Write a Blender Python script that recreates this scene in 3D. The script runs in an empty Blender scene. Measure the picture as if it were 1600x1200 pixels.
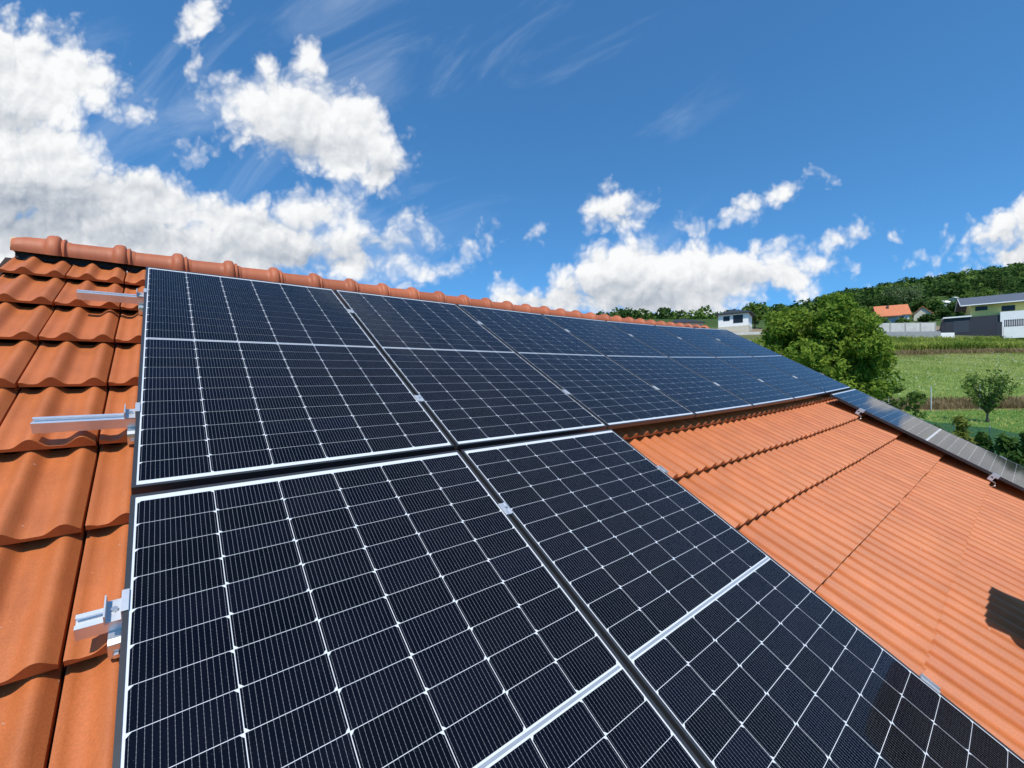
import bpy, bmesh, math, random
import numpy as np
from mathutils import Vector, Matrix
from math import radians, sin, cos, pi

random.seed(11)
rng = np.random.default_rng(11)
S = bpy.context.scene
COL = S.collection

# ------------------------------------------------------------------ camera, sky, sun, exposure
TH = radians(30.0)                       # roof pitch
Z0 = 5.30                                # height of the panel plane's top edge above the yard
F_PX = 656.0                             # focal length for a 1600 px wide picture
RX = Vector((1, 0, 0)); RD = Vector((0, -cos(TH), -sin(TH))); RN = Vector((0, -sin(TH), cos(TH)))
O = Vector((0, 0, Z0))
CAM = O + RX * 0.08911 + RD * 3.43573 + RN * 1.12337
Rc = ((0.7724555511, 0.5564570688, -0.3060522049),
      (-0.0178760132, 0.5007805045, 0.8653897009),
      (0.6348171939, -0.6630040851, 0.3967779145))
ax = [RX * r[0] + RD * r[1] - RN * r[2] for r in Rc]      # right, down, forward
cam_d = bpy.data.cameras.new('camera'); cam = bpy.data.objects.new('camera', cam_d); COL.objects.link(cam)
m = Matrix.Identity(4)
for i in range(3):
    m[i][0], m[i][1], m[i][2], m[i][3] = ax[0][i], -ax[1][i], -ax[2][i], CAM[i]
cam.matrix_world = m
cam_d.sensor_fit = 'HORIZONTAL'; cam_d.sensor_width = 36.0; cam_d.lens = 36.0 * F_PX / 1600.0
cam_d.clip_start = 0.05; cam_d.clip_end = 8000
S.camera = cam

SUN_DIR = Vector((-0.39, -0.42, 0.91)).normalized()
S.view_settings.view_transform = 'Standard'; S.view_settings.look = 'None'
S.cycles.use_adaptive_sampling = True; S.cycles.adaptive_threshold = 0.02
S.cycles.max_bounces = 8; S.cycles.diffuse_bounces = 3; S.cycles.glossy_bounces = 3
S.view_settings.exposure = 0.0; S.view_settings.gamma = 1.0
sun_d = bpy.data.lights.new('sun', 'SUN'); sun_d.energy = 4.3; sun_d.angle = radians(0.53); sun_d.color = (1.0, 0.955, 0.88)
sun = bpy.data.objects.new('sun', sun_d); COL.objects.link(sun)
sun.rotation_euler = SUN_DIR.to_track_quat('Z', 'Y').to_euler(); sun.location = (0, 0, 60)

FWD = Vector((0.6348, 0.7726, 0)).normalized()   # level heading across the valley
LAT = Vector((FWD.y, -FWD.x, 0))
def T(px, py):                                    # bearing / height tangents of a point of the sky or the land
    return ((px - 800) / F_PX, (592 - 0.0133 * (px - 800) - py) / F_PX)

def build_world():
    w = bpy.data.worlds.new('World'); S.world = w; w.use_nodes = True
    nt = w.node_tree; nt.nodes.clear(); N = nt.nodes; L = nt.links
    STR = 0.138
    def mk(n, l):
        def M(op, a, b=None, c=None, clamp=False):
            k = n.new('ShaderNodeMath'); k.operation = op; k.use_clamp = clamp
            for i, v in enumerate((a, b, c)):
                if v is None: continue
                if isinstance(v, (int, float)): k.inputs[i].default_value = v
                else: l.new(v, k.inputs[i])
            return k.outputs[0]
        def sstep(v, a, b, t0=0.0, t1=1.0):
            k = n.new('ShaderNodeMapRange'); k.interpolation_type = 'SMOOTHSTEP'; l.new(v, k.inputs['Value'])
            k.inputs['From Min'].default_value = a; k.inputs['From Max'].default_value = b; k.inputs['To Min'].default_value = t0; k.inputs['To Max'].default_value = t1
            return k.outputs[0]
        def noise(vec, sc, det, ro, dist=0.0):
            k = n.new('ShaderNodeTexNoise'); k.noise_dimensions = '2D'; k.inputs['Scale'].default_value = sc; k.inputs['Detail'].default_value = det
            k.inputs['Roughness'].default_value = ro; k.inputs['Distortion'].default_value = dist; l.new(vec, k.inputs['Vector']); return k
        def add(vec, off):
            k = n.new('ShaderNodeVectorMath'); k.operation = 'ADD'; k.inputs[1].default_value = off; l.new(vec, k.inputs[0]); return k.outputs[0]
        return M, sstep, noise, add
    def chain(n, l, vec, blobs, sm):
        prev = None
        for (px, py, rx, ry, rot, bias) in blobs:
            c = T(px, py)
            mp = n.new('ShaderNodeMapping'); mp.vector_type = 'TEXTURE'
            mp.inputs['Location'].default_value = (c[0], c[1], 0); mp.inputs['Rotation'].default_value = (0, 0, radians(rot))
            mp.inputs['Scale'].default_value = (rx / F_PX, ry / F_PX, 1)
            if prev is None: l.new(vec, mp.inputs['Vector'])
            else:                                   # evaluate one puff after the other
                sq = n.new('ShaderNodeVectorMath'); sq.operation = 'MULTIPLY_ADD'; sq.inputs[1].default_value = (1e-7, 1e-7, 1e-7)
                l.new(prev, sq.inputs[0]); l.new(vec, sq.inputs[2]); l.new(sq.outputs[0], mp.inputs['Vector'])
            ln = n.new('ShaderNodeVectorMath'); ln.operation = 'LENGTH'; l.new(mp.outputs[0], ln.inputs[0])
            k = min(rx, ry) / F_PX
            ma = n.new('ShaderNodeMath'); ma.operation = 'MULTIPLY_ADD'; ma.inputs[1].default_value = -k; ma.inputs[2].default_value = k + bias
            l.new(ln.outputs['Value'], ma.inputs[0])
            if prev is None: prev = ma.outputs[0]
            else:
                mx = n.new('ShaderNodeMath'); mx.operation = 'SMOOTH_MAX'; mx.inputs[2].default_value = sm
                l.new(prev, mx.inputs[0]); l.new(ma.outputs[0], mx.inputs[1]); prev = mx.outputs[0]
        return prev
    def cloud_group(name, blobs, shades, soft, grow):
        """opacity and brightness of the cumulus at a bearing: puffs joined, then eroded by noise"""
        g = bpy.data.node_groups.new(name, 'ShaderNodeTree')
        g.interface.new_socket('P', in_out='INPUT', socket_type='NodeSocketVector')
        g.interface.new_socket('Alpha', in_out='OUTPUT', socket_type='NodeSocketFloat')
        g.interface.new_socket('Light', in_out='OUTPUT', socket_type='NodeSocketFloat')
        n = g.nodes; l = g.links; M, sstep, noise, add = mk(n, l)
        gi = n.new('NodeGroupInput'); go = n.new('NodeGroupOutput'); P = gi.outputs[0]
        wn = noise(P, 8.0, 4, .6)
        ws = n.new('ShaderNodeVectorMath'); ws.operation = 'SUBTRACT'; ws.inputs[1].default_value = (.5, .5, .5); l.new(wn.outputs['Color'], ws.inputs[0])
        wm = n.new('ShaderNodeVectorMath'); wm.operation = 'MULTIPLY_ADD'; wm.inputs[1].default_value = (.055, .05, 0)
        l.new(ws.outputs[0], wm.inputs[0]); l.new(P, wm.inputs[2]); Pw = wm.outputs[0]
        sdf = chain(n, l, Pw, blobs, .03)
        def fluff(vec):
            nz = noise(vec, 6.0, 8, .54).outputs[0]
            vo = n.new('ShaderNodeTexVoronoi'); vo.voronoi_dimensions = '2D'; vo.feature = 'F1'; vo.inputs['Scale'].default_value = 13
            vo.inputs['Detail'].default_value = 2.0; vo.inputs['Roughness'].default_value = .55; vo.inputs['Lacunarity'].default_value = 2.3
            l.new(vec, vo.inputs['Vector'])
            a = M('MULTIPLY_ADD', nz, 1.7, -.85)
            return M('MULTIPLY_ADD', vo.outputs['Distance'], -.75, M('ADD', a, .36))
        f1 = fluff(Pw); f2 = fluff(add(Pw, (-.010, .020, 0)))
        D = M('ADD', M('MULTIPLY_ADD', sdf, 17.0, f1), grow)
        al = sstep(D, -.12, soft)
        thick = sstep(D, .35, 1.9)
        sh = chain(n, l, add(Pw, (0, 0, 0)), shades, .02)
        shd = sstep(M('MULTIPLY_ADD', sdf, 0.0, M('MULTIPLY_ADD', f1, -.022, sh)), -.035, .075)
        li = M('MULTIPLY_ADD', thick, -.14, .97)
        li = M('MULTIPLY_ADD', M('SUBTRACT', f1, f2), .42, li)
        li = M('MULTIPLY_ADD', shd, -.75, li, clamp=True)
        l.new(al, go.inputs[0]); l.new(li, go.inputs[1])
        return g
    left = [
        (15, 130, 140, 95, -20, .008), (120, 112, 118, 56, -32, .008), (10, 270, 190, 100, 0, .006), (200, 170, 62, 20, -20, .002),
        (285, 222, 30, 24, 0, .0), (170, 320, 200, 75, -10, .006), (370, 350, 150, 46, -8, .006), (330, 390, 300, 60, 0, .01),
        (505, 340, 100, 40, -10, .004), (600, 378, 62, 24, 0, .004), (545, 412, 95, 30, 0, .006), (60, 400, 240, 80, 0, .01),
        (488, 100, 26, 36, 20, .004), (425, 105, 24, 18, -20, .0), (462, 182, 118, 64, -8, .01), (555, 212, 80, 72, -30, .01), (606, 264, 46, 52, 0, .008), (510, 220, 110, 44, -10, .008),
        (412, 200, 52, 46, 0, .004), (460, 232, 70, 26, 0, .004),
        (325, 35, 30, 52, -25, .002), (312, 105, 18, 24, 0, .002), (642, 335, 26, 18, 0, .004),
        (740, 382, 54, 18, 0, .007), (692, 424, 38, 17, 0, .006)]
    lshade = [(50, 335, 170, 50, 0, 0), (190, 372, 120, 26, -6, .002), (245, 300, 70, 18, -10, -.006), (472, 232, 80, 26, -5, .0), (450, 403, 140, 24, 0, .004), (20, 185, 70, 22, -20, -.006), (585, 392, 70, 16, 0, .0), (600, 272, 30, 24, 0, -.008), (420, 350, 60, 14, -10, -.006)]
    right = [
        (840, 360, 20, 22, 0, .012), (968, 318, 66, 34, 10, .012), (1010, 304, 34, 24, 10, .006), (972, 350, 34, 18, 0, .004),
        (1168, 325, 78, 20, 20, .014), (1068, 360, 28, 16, 10, .002),
        (1010, 448, 215, 64, 0, .010), (1050, 412, 120, 44, 0, .008), (860, 466, 120, 34, 5, .010), (1160, 440, 140, 38, 0, .010), (1245, 432, 70, 18, 5, .004),
        (1188, 388, 38, 15, 10, .0), (1245, 435, 70, 17, 5, .0),
        (1320, 377, 48, 12, 3, .014), (1303, 409, 40, 11, 0, .010), (1248, 388, 16, 7, 0, .0),
        (1550, 368, 85, 42, 22, .006), (1618, 345, 56, 52, 0, .006), (1485, 390, 48, 14, 8, .003), (1585, 405, 80, 30, 0, .006), (1530, 428, 80, 11, 8, .0),
        (1830, 330, 220, 90, 10, .01), (2150, 330, 260, 120, 0, .01), (1750, 420, 160, 30, 0, .006)]
    rshade = [(1000, 470, 150, 30, 0, 0), (1110, 450, 90, 18, 0, -.004), (975, 342, 40, 14, 0, -.006), (1600, 385, 60, 24, 15, 0), (870, 475, 60, 14, 0, 0)]
    tc = N.new('ShaderNodeTexCoord'); M, sstep, noise, add = mk(N, L)
    sky = N.new('ShaderNodeTexSky'); sky.sky_type = 'NISHITA'; sky.sun_disc = False
    sky.sun_elevation = math.asin(SUN_DIR.z); sky.sun_rotation = math.atan2(SUN_DIR.x, SUN_DIR.y)
    sky.altitude = 300; sky.air_density = 1.0; sky.dust_density = 0.3; sky.ozone_density = 1.3
    lift = N.new('ShaderNodeVectorMath'); lift.operation = 'ADD'; lift.inputs[1].default_value = (0, 0, .11); L.new(tc.outputs['Generated'], lift.inputs[0])
    nrm = N.new('ShaderNodeVectorMath'); nrm.operation = 'NORMALIZE'; L.new(lift.outputs[0], nrm.inputs[0]); L.new(nrm.outputs[0], sky.inputs['Vector'])
    def dot(v):
        d = N.new('ShaderNodeVectorMath'); d.operation = 'DOT_PRODUCT'; d.inputs[1].default_value = v; L.new(tc.outputs['Generated'], d.inputs[0]); return d.outputs['Value']
    df, dr, dz = dot(FWD), dot(LAT), dot((0, 0, 1))
    dfc = M('MAXIMUM', df, 0.12)
    X = M('DIVIDE', dr, dfc); Zt = M('DIVIDE', dz, dfc)
    P = N.new('ShaderNodeCombineXYZ'); L.new(X, P.inputs[0]); L.new(Zt, P.inputs[1]); P = P.outputs[0]
    tint = N.new('ShaderNodeMix'); tint.data_type = 'RGBA'; tint.blend_type = 'MULTIPLY'; tint.inputs['Factor'].default_value = 1.0
    tint.inputs['B'].default_value = (0.50, 1.04, 1.36, 1)
    L.new(sky.outputs[0], tint.inputs['A'])
    def bg(col):
        b = N.new('ShaderNodeBackground'); b.inputs['Strength'].default_value = STR
        L.new(col, b.inputs['Color']); return b.outputs[0]
    def side(g):
        # thin high streaks under the cumulus
        mp = N.new('ShaderNodeMapping'); mp.inputs['Rotation'].default_value = (0, 0, radians(-30)); L.new(P, mp.inputs['Vector'])
        m2 = N.new('ShaderNodeMapping'); m2.inputs['Scale'].default_value = (1.0, 3.0, 1); L.new(mp.outputs[0], m2.inputs['Vector'])
        ci = noise(m2.outputs[0], 1.9, 6, .58, .6)
        ca = M('MULTIPLY', sstep(ci.outputs[0], .46, .86, 0, .30), sstep(X, .62, .15))
        mc = N.new('ShaderNodeMix'); mc.data_type = 'RGBA'; mc.inputs['B'].default_value = (6.0, 6.7, 7.6, 1)
        L.new(ca, mc.inputs['Factor']); L.new(tint.outputs['Result'], mc.inputs['A'])
        gn = N.new('ShaderNodeGroup'); gn.node_tree = g; L.new(P, gn.inputs[0])
        cm = N.new('ShaderNodeMix'); cm.data_type = 'RGBA'; cm.inputs['A'].default_value = (2.3, 2.75, 3.4, 1); cm.inputs['B'].default_value = (7.0, 7.05, 7.1, 1)
        L.new(gn.outputs[1], cm.inputs['Factor'])
        fin = N.new('ShaderNodeMix'); fin.data_type = 'RGBA'; L.new(gn.outputs[0], fin.inputs['Factor']); L.new(mc.outputs['Result'], fin.inputs['A']); L.new(cm.outputs['Result'], fin.inputs['B'])
        return bg(fin.outputs['Result'])
    def mixs(f, a, b):
        k = N.new('ShaderNodeMixShader'); L.new(f, k.inputs[0]); L.new(a, k.inputs[1]); L.new(b, k.inputs[2]); return k.outputs[0]
    GL = cloud_group('clouds_west', left, lshade, .78, .17); GR = cloud_group('clouds_east', right, rshade, .62, .05)
    both = mixs(M('GREATER_THAN', M('MULTIPLY_ADD', Zt, -.8, X), -.263), side(GL), side(GR))
    zone = M('MULTIPLY', M('MULTIPLY', M('GREATER_THAN', df, .3), M('LESS_THAN', Zt, 1.15)), M('MULTIPLY', M('GREATER_THAN', Zt, -.05), M('LESS_THAN', M('ABSOLUTE', X), 2.4)))
    out = N.new('ShaderNodeOutputWorld'); L.new(mixs(zone, bg(tint.outputs['Result']), both), out.inputs['Surface'])
    w.cycles.sampling_method = 'NONE'
build_world()

# ------------------------------------------------------------------ helpers
def tag(o, label=None, cat=None, group=None, kind=None):
    if label: o['label'] = label
    if cat: o['category'] = cat
    if group: o['group'] = group
    if kind: o['kind'] = kind
    return o
class MB:
    """collects faces and links them as ONE mesh object"""
    def __init__(s): s.v = []; s.f = []; s.r = []; s.m = []
    def add(s, vs, fs, rnd=0.0, mi=0):
        b = len(s.v); s.v += [tuple(p) for p in vs]
        for f in fs: s.f.append(tuple(b + i for i in f)); s.r.append(rnd); s.m.append(mi)
    def box(s, x0, x1, y0, y1, z0, z1, rnd=0.0, mi=0):
        s.add([(x0,y0,z0),(x1,y0,z0),(x1,y1,z0),(x0,y1,z0),(x0,y0,z1),(x1,y0,z1),(x1,y1,z1),(x0,y1,z1)],
              [(3,2,1,0),(4,5,6,7),(0,1,5,4),(1,2,6,5),(2,3,7,6),(3,0,4,7)], rnd, mi)
    def prism(s, prof, x0, x1, rnd=0.0, axis='x', mi=0):
        n = len(prof)
        mk = {'x': lambda t, a, b: (t, a, b), 'y': lambda t, a, b: (a, t, b), 'z': lambda t, a, b: (a, b, t)}[axis]
        s.add([mk(x0, a, b) for a, b in prof] + [mk(x1, a, b) for a, b in prof],
              [tuple(range(n))[::-1], tuple(range(n, 2*n))] + [(i, (i+1) % n, n + (i+1) % n, n + i) for i in range(n)], rnd, mi)
    def tube(s, pts, rad, n=8, rnd=0.0, mi=0):
        P = [Vector(p) for p in pts]; R = rad if isinstance(rad, (list, tuple)) else [rad]*len(P)
        vs = []; fs = []
        for i, p in enumerate(P):
            t = (P[min(i+1, len(P)-1)] - P[max(i-1, 0)]).normalized()
            a = t.cross(Vector((0.31, 0.2, 0.93))).normalized() if abs(t.dot(Vector((0.31,0.2,0.93)).normalized())) < .97 else t.cross(Vector((1,0,0))).normalized()
            b = t.cross(a)
            vs += [p + (a*cos(2*pi*k/n) + b*sin(2*pi*k/n))*R[i] for k in range(n)]
        for i in range(len(P)-1):
            fs += [(i*n+k, i*n+(k+1) % n, (i+1)*n+(k+1) % n, (i+1)*n+k) for k in range(n)]
        fs += [tuple(range(n))[::-1], tuple((len(P)-1)*n + k for k in range(n))]
        s.add(vs, fs, rnd, mi)
    def build(s, name, mat, parent=None, smooth=False, matrix=None, bevel=0.0, fix=True):
        me = bpy.data.meshes.new(name); me.from_pydata(s.v, [], s.f)
        at = me.attributes.new('rnd', 'FLOAT', 'FACE'); at.data.foreach_set('value', s.r)
        mats = mat if isinstance(mat, (list, tuple)) else [mat]
        for k in mats: me.materials.append(k)
        if len(mats) > 1: me.polygons.foreach_set('material_index', s.m)
        if smooth: me.polygons.foreach_set('use_smooth', [True]*len(s.f))
        if fix:
            bm = bmesh.new(); bm.from_mesh(me); bmesh.ops.recalc_face_normals(bm, faces=bm.faces); bm.to_mesh(me); bm.free()
        me.update()
        o = bpy.data.objects.new(name, me); COL.objects.link(o)
        if parent is not None: o.parent = parent
        if matrix is not None: o.matrix_local = matrix
        if bevel > 0:
            bv = o.modifiers.new('bevel', 'BEVEL'); bv.width = bevel; bv.segments = 2; bv.limit_method = 'ANGLE'
        return o
def empty(name, matrix=None, loc=None, rz=0.0):
    o = bpy.data.objects.new(name, None); COL.objects.link(o); o.empty_display_size = 0.2
    if matrix is not None: o.matrix_world = matrix
    if loc is not None: o.matrix_world = Matrix.Translation(loc) @ Matrix.Rotation(rz, 4, 'Z')
    return o
def copy_tree(o, matrix=None, parent=None):
    c = o.copy(); COL.objects.link(c)
    if parent is not None: c.parent = parent
    if matrix is not None: c.matrix_world = matrix
    for ch in list(o.children): copy_tree(ch, None, c)
    return c

# ---- materials
def mat_new(name):
    m_ = bpy.data.materials.new(name); m_.use_nodes = True
    nt = m_.node_tree; return m_, nt, nt.nodes['Principled BSDF'], nt.nodes, nt.links
def plain(name, col, rough=0.6, metal=0.0, coat=0.0, noise=0.0, nscale=8.0, bump=0.0, bscale=60, spec=0.5, rnd=0.0):
    m_, nt, b, n, l = mat_new(name)
    b.inputs['Roughness'].default_value = rough; b.inputs['Metallic'].default_value = metal
    b.inputs['Coat Weight'].default_value = coat; b.inputs['Coat Roughness'].default_value = 0.03
    b.inputs['Specular IOR Level'].default_value = spec
    b.inputs['Base Color'].default_value = (*col, 1)
    src = None
    tc = n.new('ShaderNodeTexCoord')
    if noise > 0:
        t = n.new('ShaderNodeTexNoise'); t.inputs['Scale'].default_value = nscale; t.inputs['Detail'].default_value = 6; t.inputs['Roughness'].default_value = 0.65
        l.new(tc.outputs['Object'], t.inputs['Vector'])
        mr = n.new('ShaderNodeMapRange'); mr.inputs['From Min'].default_value = 0.3; mr.inputs['From Max'].default_value = 0.7
        mr.inputs['To Min'].default_value = 1 - noise; mr.inputs['To Max'].default_value = 1 + noise
        l.new(t.outputs[0], mr.inputs['Value']); src = mr.outputs[0]
    if rnd > 0:
        at = n.new('ShaderNodeAttribute'); at.attribute_name = 'rnd'
        mr = n.new('ShaderNodeMapRange'); mr.inputs['To Min'].default_value = 1 - rnd; mr.inputs['To Max'].default_value = 1 + rnd; l.new(at.outputs['Fac'], mr.inputs['Value'])
        if src is None: src = mr.outputs[0]
        else:
            mm = n.new('ShaderNodeMath'); mm.operation = 'MULTIPLY'; l.new(src, mm.inputs[0]); l.new(mr.outputs[0], mm.inputs[1]); src = mm.outputs[0]
    if src is not None:
        mx = n.new('ShaderNodeVectorMath'); mx.operation = 'SCALE'; mx.inputs[0].default_value = col; l.new(src, mx.inputs['Scale']); l.new(mx.outputs[0], b.inputs['Base Color'])
    if bump > 0:
        t = n.new('ShaderNodeTexNoise'); t.inputs['Scale'].default_value = bscale; t.inputs['Detail'].default_value = 4; l.new(tc.outputs['Object'], t.inputs['Vector'])
        bp = n.new('ShaderNodeBump'); bp.inputs['Strength'].default_value = bump; bp.inputs['Distance'].default_value = 0.01; l.new(t.outputs[0], bp.inputs['Height']); l.new(bp.outputs[0], b.inputs['Normal'])
    return m_
def clay(name, col, rough=0.62, speck=0.14):
    """fired clay: per tile tint, blotches, fine grain, dark dirt and pale scuffs"""
    m_, nt, b, n, l = mat_new(name)
    tc = n.new('ShaderNodeTexCoord'); at = n.new('ShaderNodeAttribute'); at.attribute_name = 'rnd'
    ramp = n.new('ShaderNodeValToRGB'); e = ramp.color_ramp.elements
    c = Vector(col)
    e[0].position = 0; e[0].color = (*(Vector((c.x*.94, c.y*.88, c.z*.86))), 1)
    e[1].position = 1; e[1].color = (*(Vector((c.x*1.03, c.y*1.06, c.z*1.06))), 1)
    k = ramp.color_ramp.elements.new(.5); k.color = (*c, 1)
    l.new(at.outputs['Fac'], ramp.inputs[0])
    def noise(sc, det=5, ro=.6, lo=.3, hi=.7, a=.9, z=1.1):
        t = n.new('ShaderNodeTexNoise'); t.inputs['Scale'].default_value = sc; t.inputs['Detail'].default_value = det; t.inputs['Roughness'].default_value = ro
        l.new(tc.outputs['Object'], t.inputs['Vector'])
        r = n.new('ShaderNodeMapRange'); r.inputs['From Min'].default_value = lo; r.inputs['From Max'].default_value = hi; r.inputs['To Min'].default_value = a; r.inputs['To Max'].default_value = z
        l.new(t.outputs[0], r.inputs['Value']); return r.outputs[0], t
    a1, _ = noise(5, a=.88, z=1.12); a2, t2 = noise(210, 3, .7, a=1 - speck, z=1 + speck)
    mu = n.new('ShaderNodeMath'); mu.operation = 'MULTIPLY'; l.new(a1, mu.inputs[0]); l.new(a2, mu.inputs[1])
    if 'ridge' in name:                                # every cap was fired a little differently
        oi = n.new('ShaderNodeObjectInfo'); ro = n.new('ShaderNodeMapRange'); ro.inputs['To Min'].default_value = .86; ro.inputs['To Max'].default_value = 1.12; l.new(oi.outputs['Random'], ro.inputs['Value'])
        mu2 = n.new('ShaderNodeMath'); mu2.operation = 'MULTIPLY'; l.new(mu.outputs[0], mu2.inputs[0]); l.new(ro.outputs[0], mu2.inputs[1]); mu = mu2
    sc = n.new('ShaderNodeVectorMath'); sc.operation = 'SCALE'; l.new(ramp.outputs[0], sc.inputs[0]); l.new(mu.outputs[0], sc.inputs['Scale'])
    s1, _ = noise(32, 4, .7, .69, .76, 0, .55)
    mx = n.new('ShaderNodeMix'); mx.data_type = 'RGBA'; mx.inputs['B'].default_value = (c.x*.42, c.y*.36, c.z*.4, 1); l.new(s1, mx.inputs['Factor']); l.new(sc.outputs[0], mx.inputs['A'])
    s2, _ = noise(46, 3, .6, .71, .76, 0, .6)
    m2 = n.new('ShaderNodeMix'); m2.data_type = 'RGBA'; m2.inputs['B'].default_value = (.62, .52, .42, 1); l.new(s2, m2.inputs['Factor']); l.new(mx.outputs['Result'], m2.inputs['A'])
    # rain-washed grime running down the slope and gathering along the troughs
    mp = n.new('ShaderNodeMapping'); mp.inputs['Scale'].default_value = (26, 2.2, 1); l.new(tc.outputs['Object'], mp.inputs['Vector'])
    t4 = n.new('ShaderNodeTexNoise'); t4.inputs['Scale'].default_value = 1.0; t4.inputs['Detail'].default_value = 6; t4.inputs['Roughness'].default_value = .6; l.new(mp.outputs[0], t4.inputs['Vector'])
    r4 = n.new('ShaderNodeMapRange'); r4.inputs['From Min'].default_value = .48; r4.inputs['From Max'].default_value = .75; r4.inputs['To Max'].default_value = .30; l.new(t4.outputs[0], r4.inputs['Value'])
    m5 = n.new('ShaderNodeMix'); m5.data_type = 'RGBA'; m5.inputs['B'].default_value = (c.x*.62, c.y*.60, c.z*.70, 1); l.new(r4.outputs[0], m5.inputs['Factor']); l.new(m2.outputs['Result'], m5.inputs['A'])
    l.new(m5.outputs['Result'], b.inputs['Base Color'])
    b.inputs['Roughness'].default_value = rough; b.inputs['Specular IOR Level'].default_value = 0.36
    bp = n.new('ShaderNodeBump'); bp.inputs['Strength'].default_value = .25; bp.inputs['Distance'].default_value = .002; l.new(t2.outputs[0], bp.inputs['Height']); l.new(bp.outputs[0], b.inputs['Normal'])
    return m_
def leafmat(name, c0, c1, trans=0.35, rough=0.5):
    m_, nt, b, n, l = mat_new(name)
    at = n.new('ShaderNodeAttribute'); at.attribute_name = 'rnd'
    mx = n.new('ShaderNodeMix'); mx.data_type = 'RGBA'; mx.inputs['A'].default_value = (*c0, 1); mx.inputs['B'].default_value = (*c1, 1); l.new(at.outputs['Fac'], mx.inputs['Factor'])
    l.new(mx.outputs['Result'], b.inputs['Base Color']); b.inputs['Roughness'].default_value = .7; b.inputs['Specular IOR Level'].default_value = .12
    tr = n.new('ShaderNodeBsdfTranslucent'); l.new(mx.outputs['Result'], tr.inputs['Color'])
    ms = n.new('ShaderNodeMixShader'); ms.inputs[0].default_value = trans; l.new(b.outputs[0], ms.inputs[1]); l.new(tr.outputs[0], ms.inputs[2])
    l.new(ms.outputs[0], n['Material Output'].inputs['Surface'])
    return m_

M = {}
M['tile'] = clay('terracotta_tile', (.475, .136, .040), rough=.50)
M['ridge'] = clay('terracotta_ridge', (.43, .122, .050), rough=.55, speck=.08)
M['under'] = plain('roof_underlay', (.035, .018, .012), .9)
M['alu'] = plain('brushed_aluminium', (.82, .83, .85), .38, .75, noise=.05, nscale=40)
M['alu2'] = plain('clamp_aluminium', (.60, .61, .63), .42, .55, noise=.06, nscale=60)
M['steel'] = plain('stainless_steel', (.74, .72, .69), .3, .9)
M['frame'] = plain('black_anodised_frame', (.035, .035, .036), .36, .0, noise=.1, nscale=30, spec=.6)
M['white'] = plain('white_render', (.84, .82, .78), .8, noise=.05, nscale=2)
M['wood'] = plain('pale_wood', (.62, .44, .22), .7, noise=.2, nscale=20)
M['membrane'] = plain('black_ridge_roll', (.02, .02, .022), .75, noise=.35, nscale=120, bump=.6, bscale=150)
M['conc0'] = plain('shadow_block_cap_grey', (.06, .06, .062), .9, noise=.12, nscale=6)  # dark cap of the unseen block added for its shadow
M['brick'] = plain('dark_chimney_or_block_render', (.09, .06, .05), .85, noise=.2, nscale=14)  # also on a house roof; darkened for the added block's panel reflection

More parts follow.
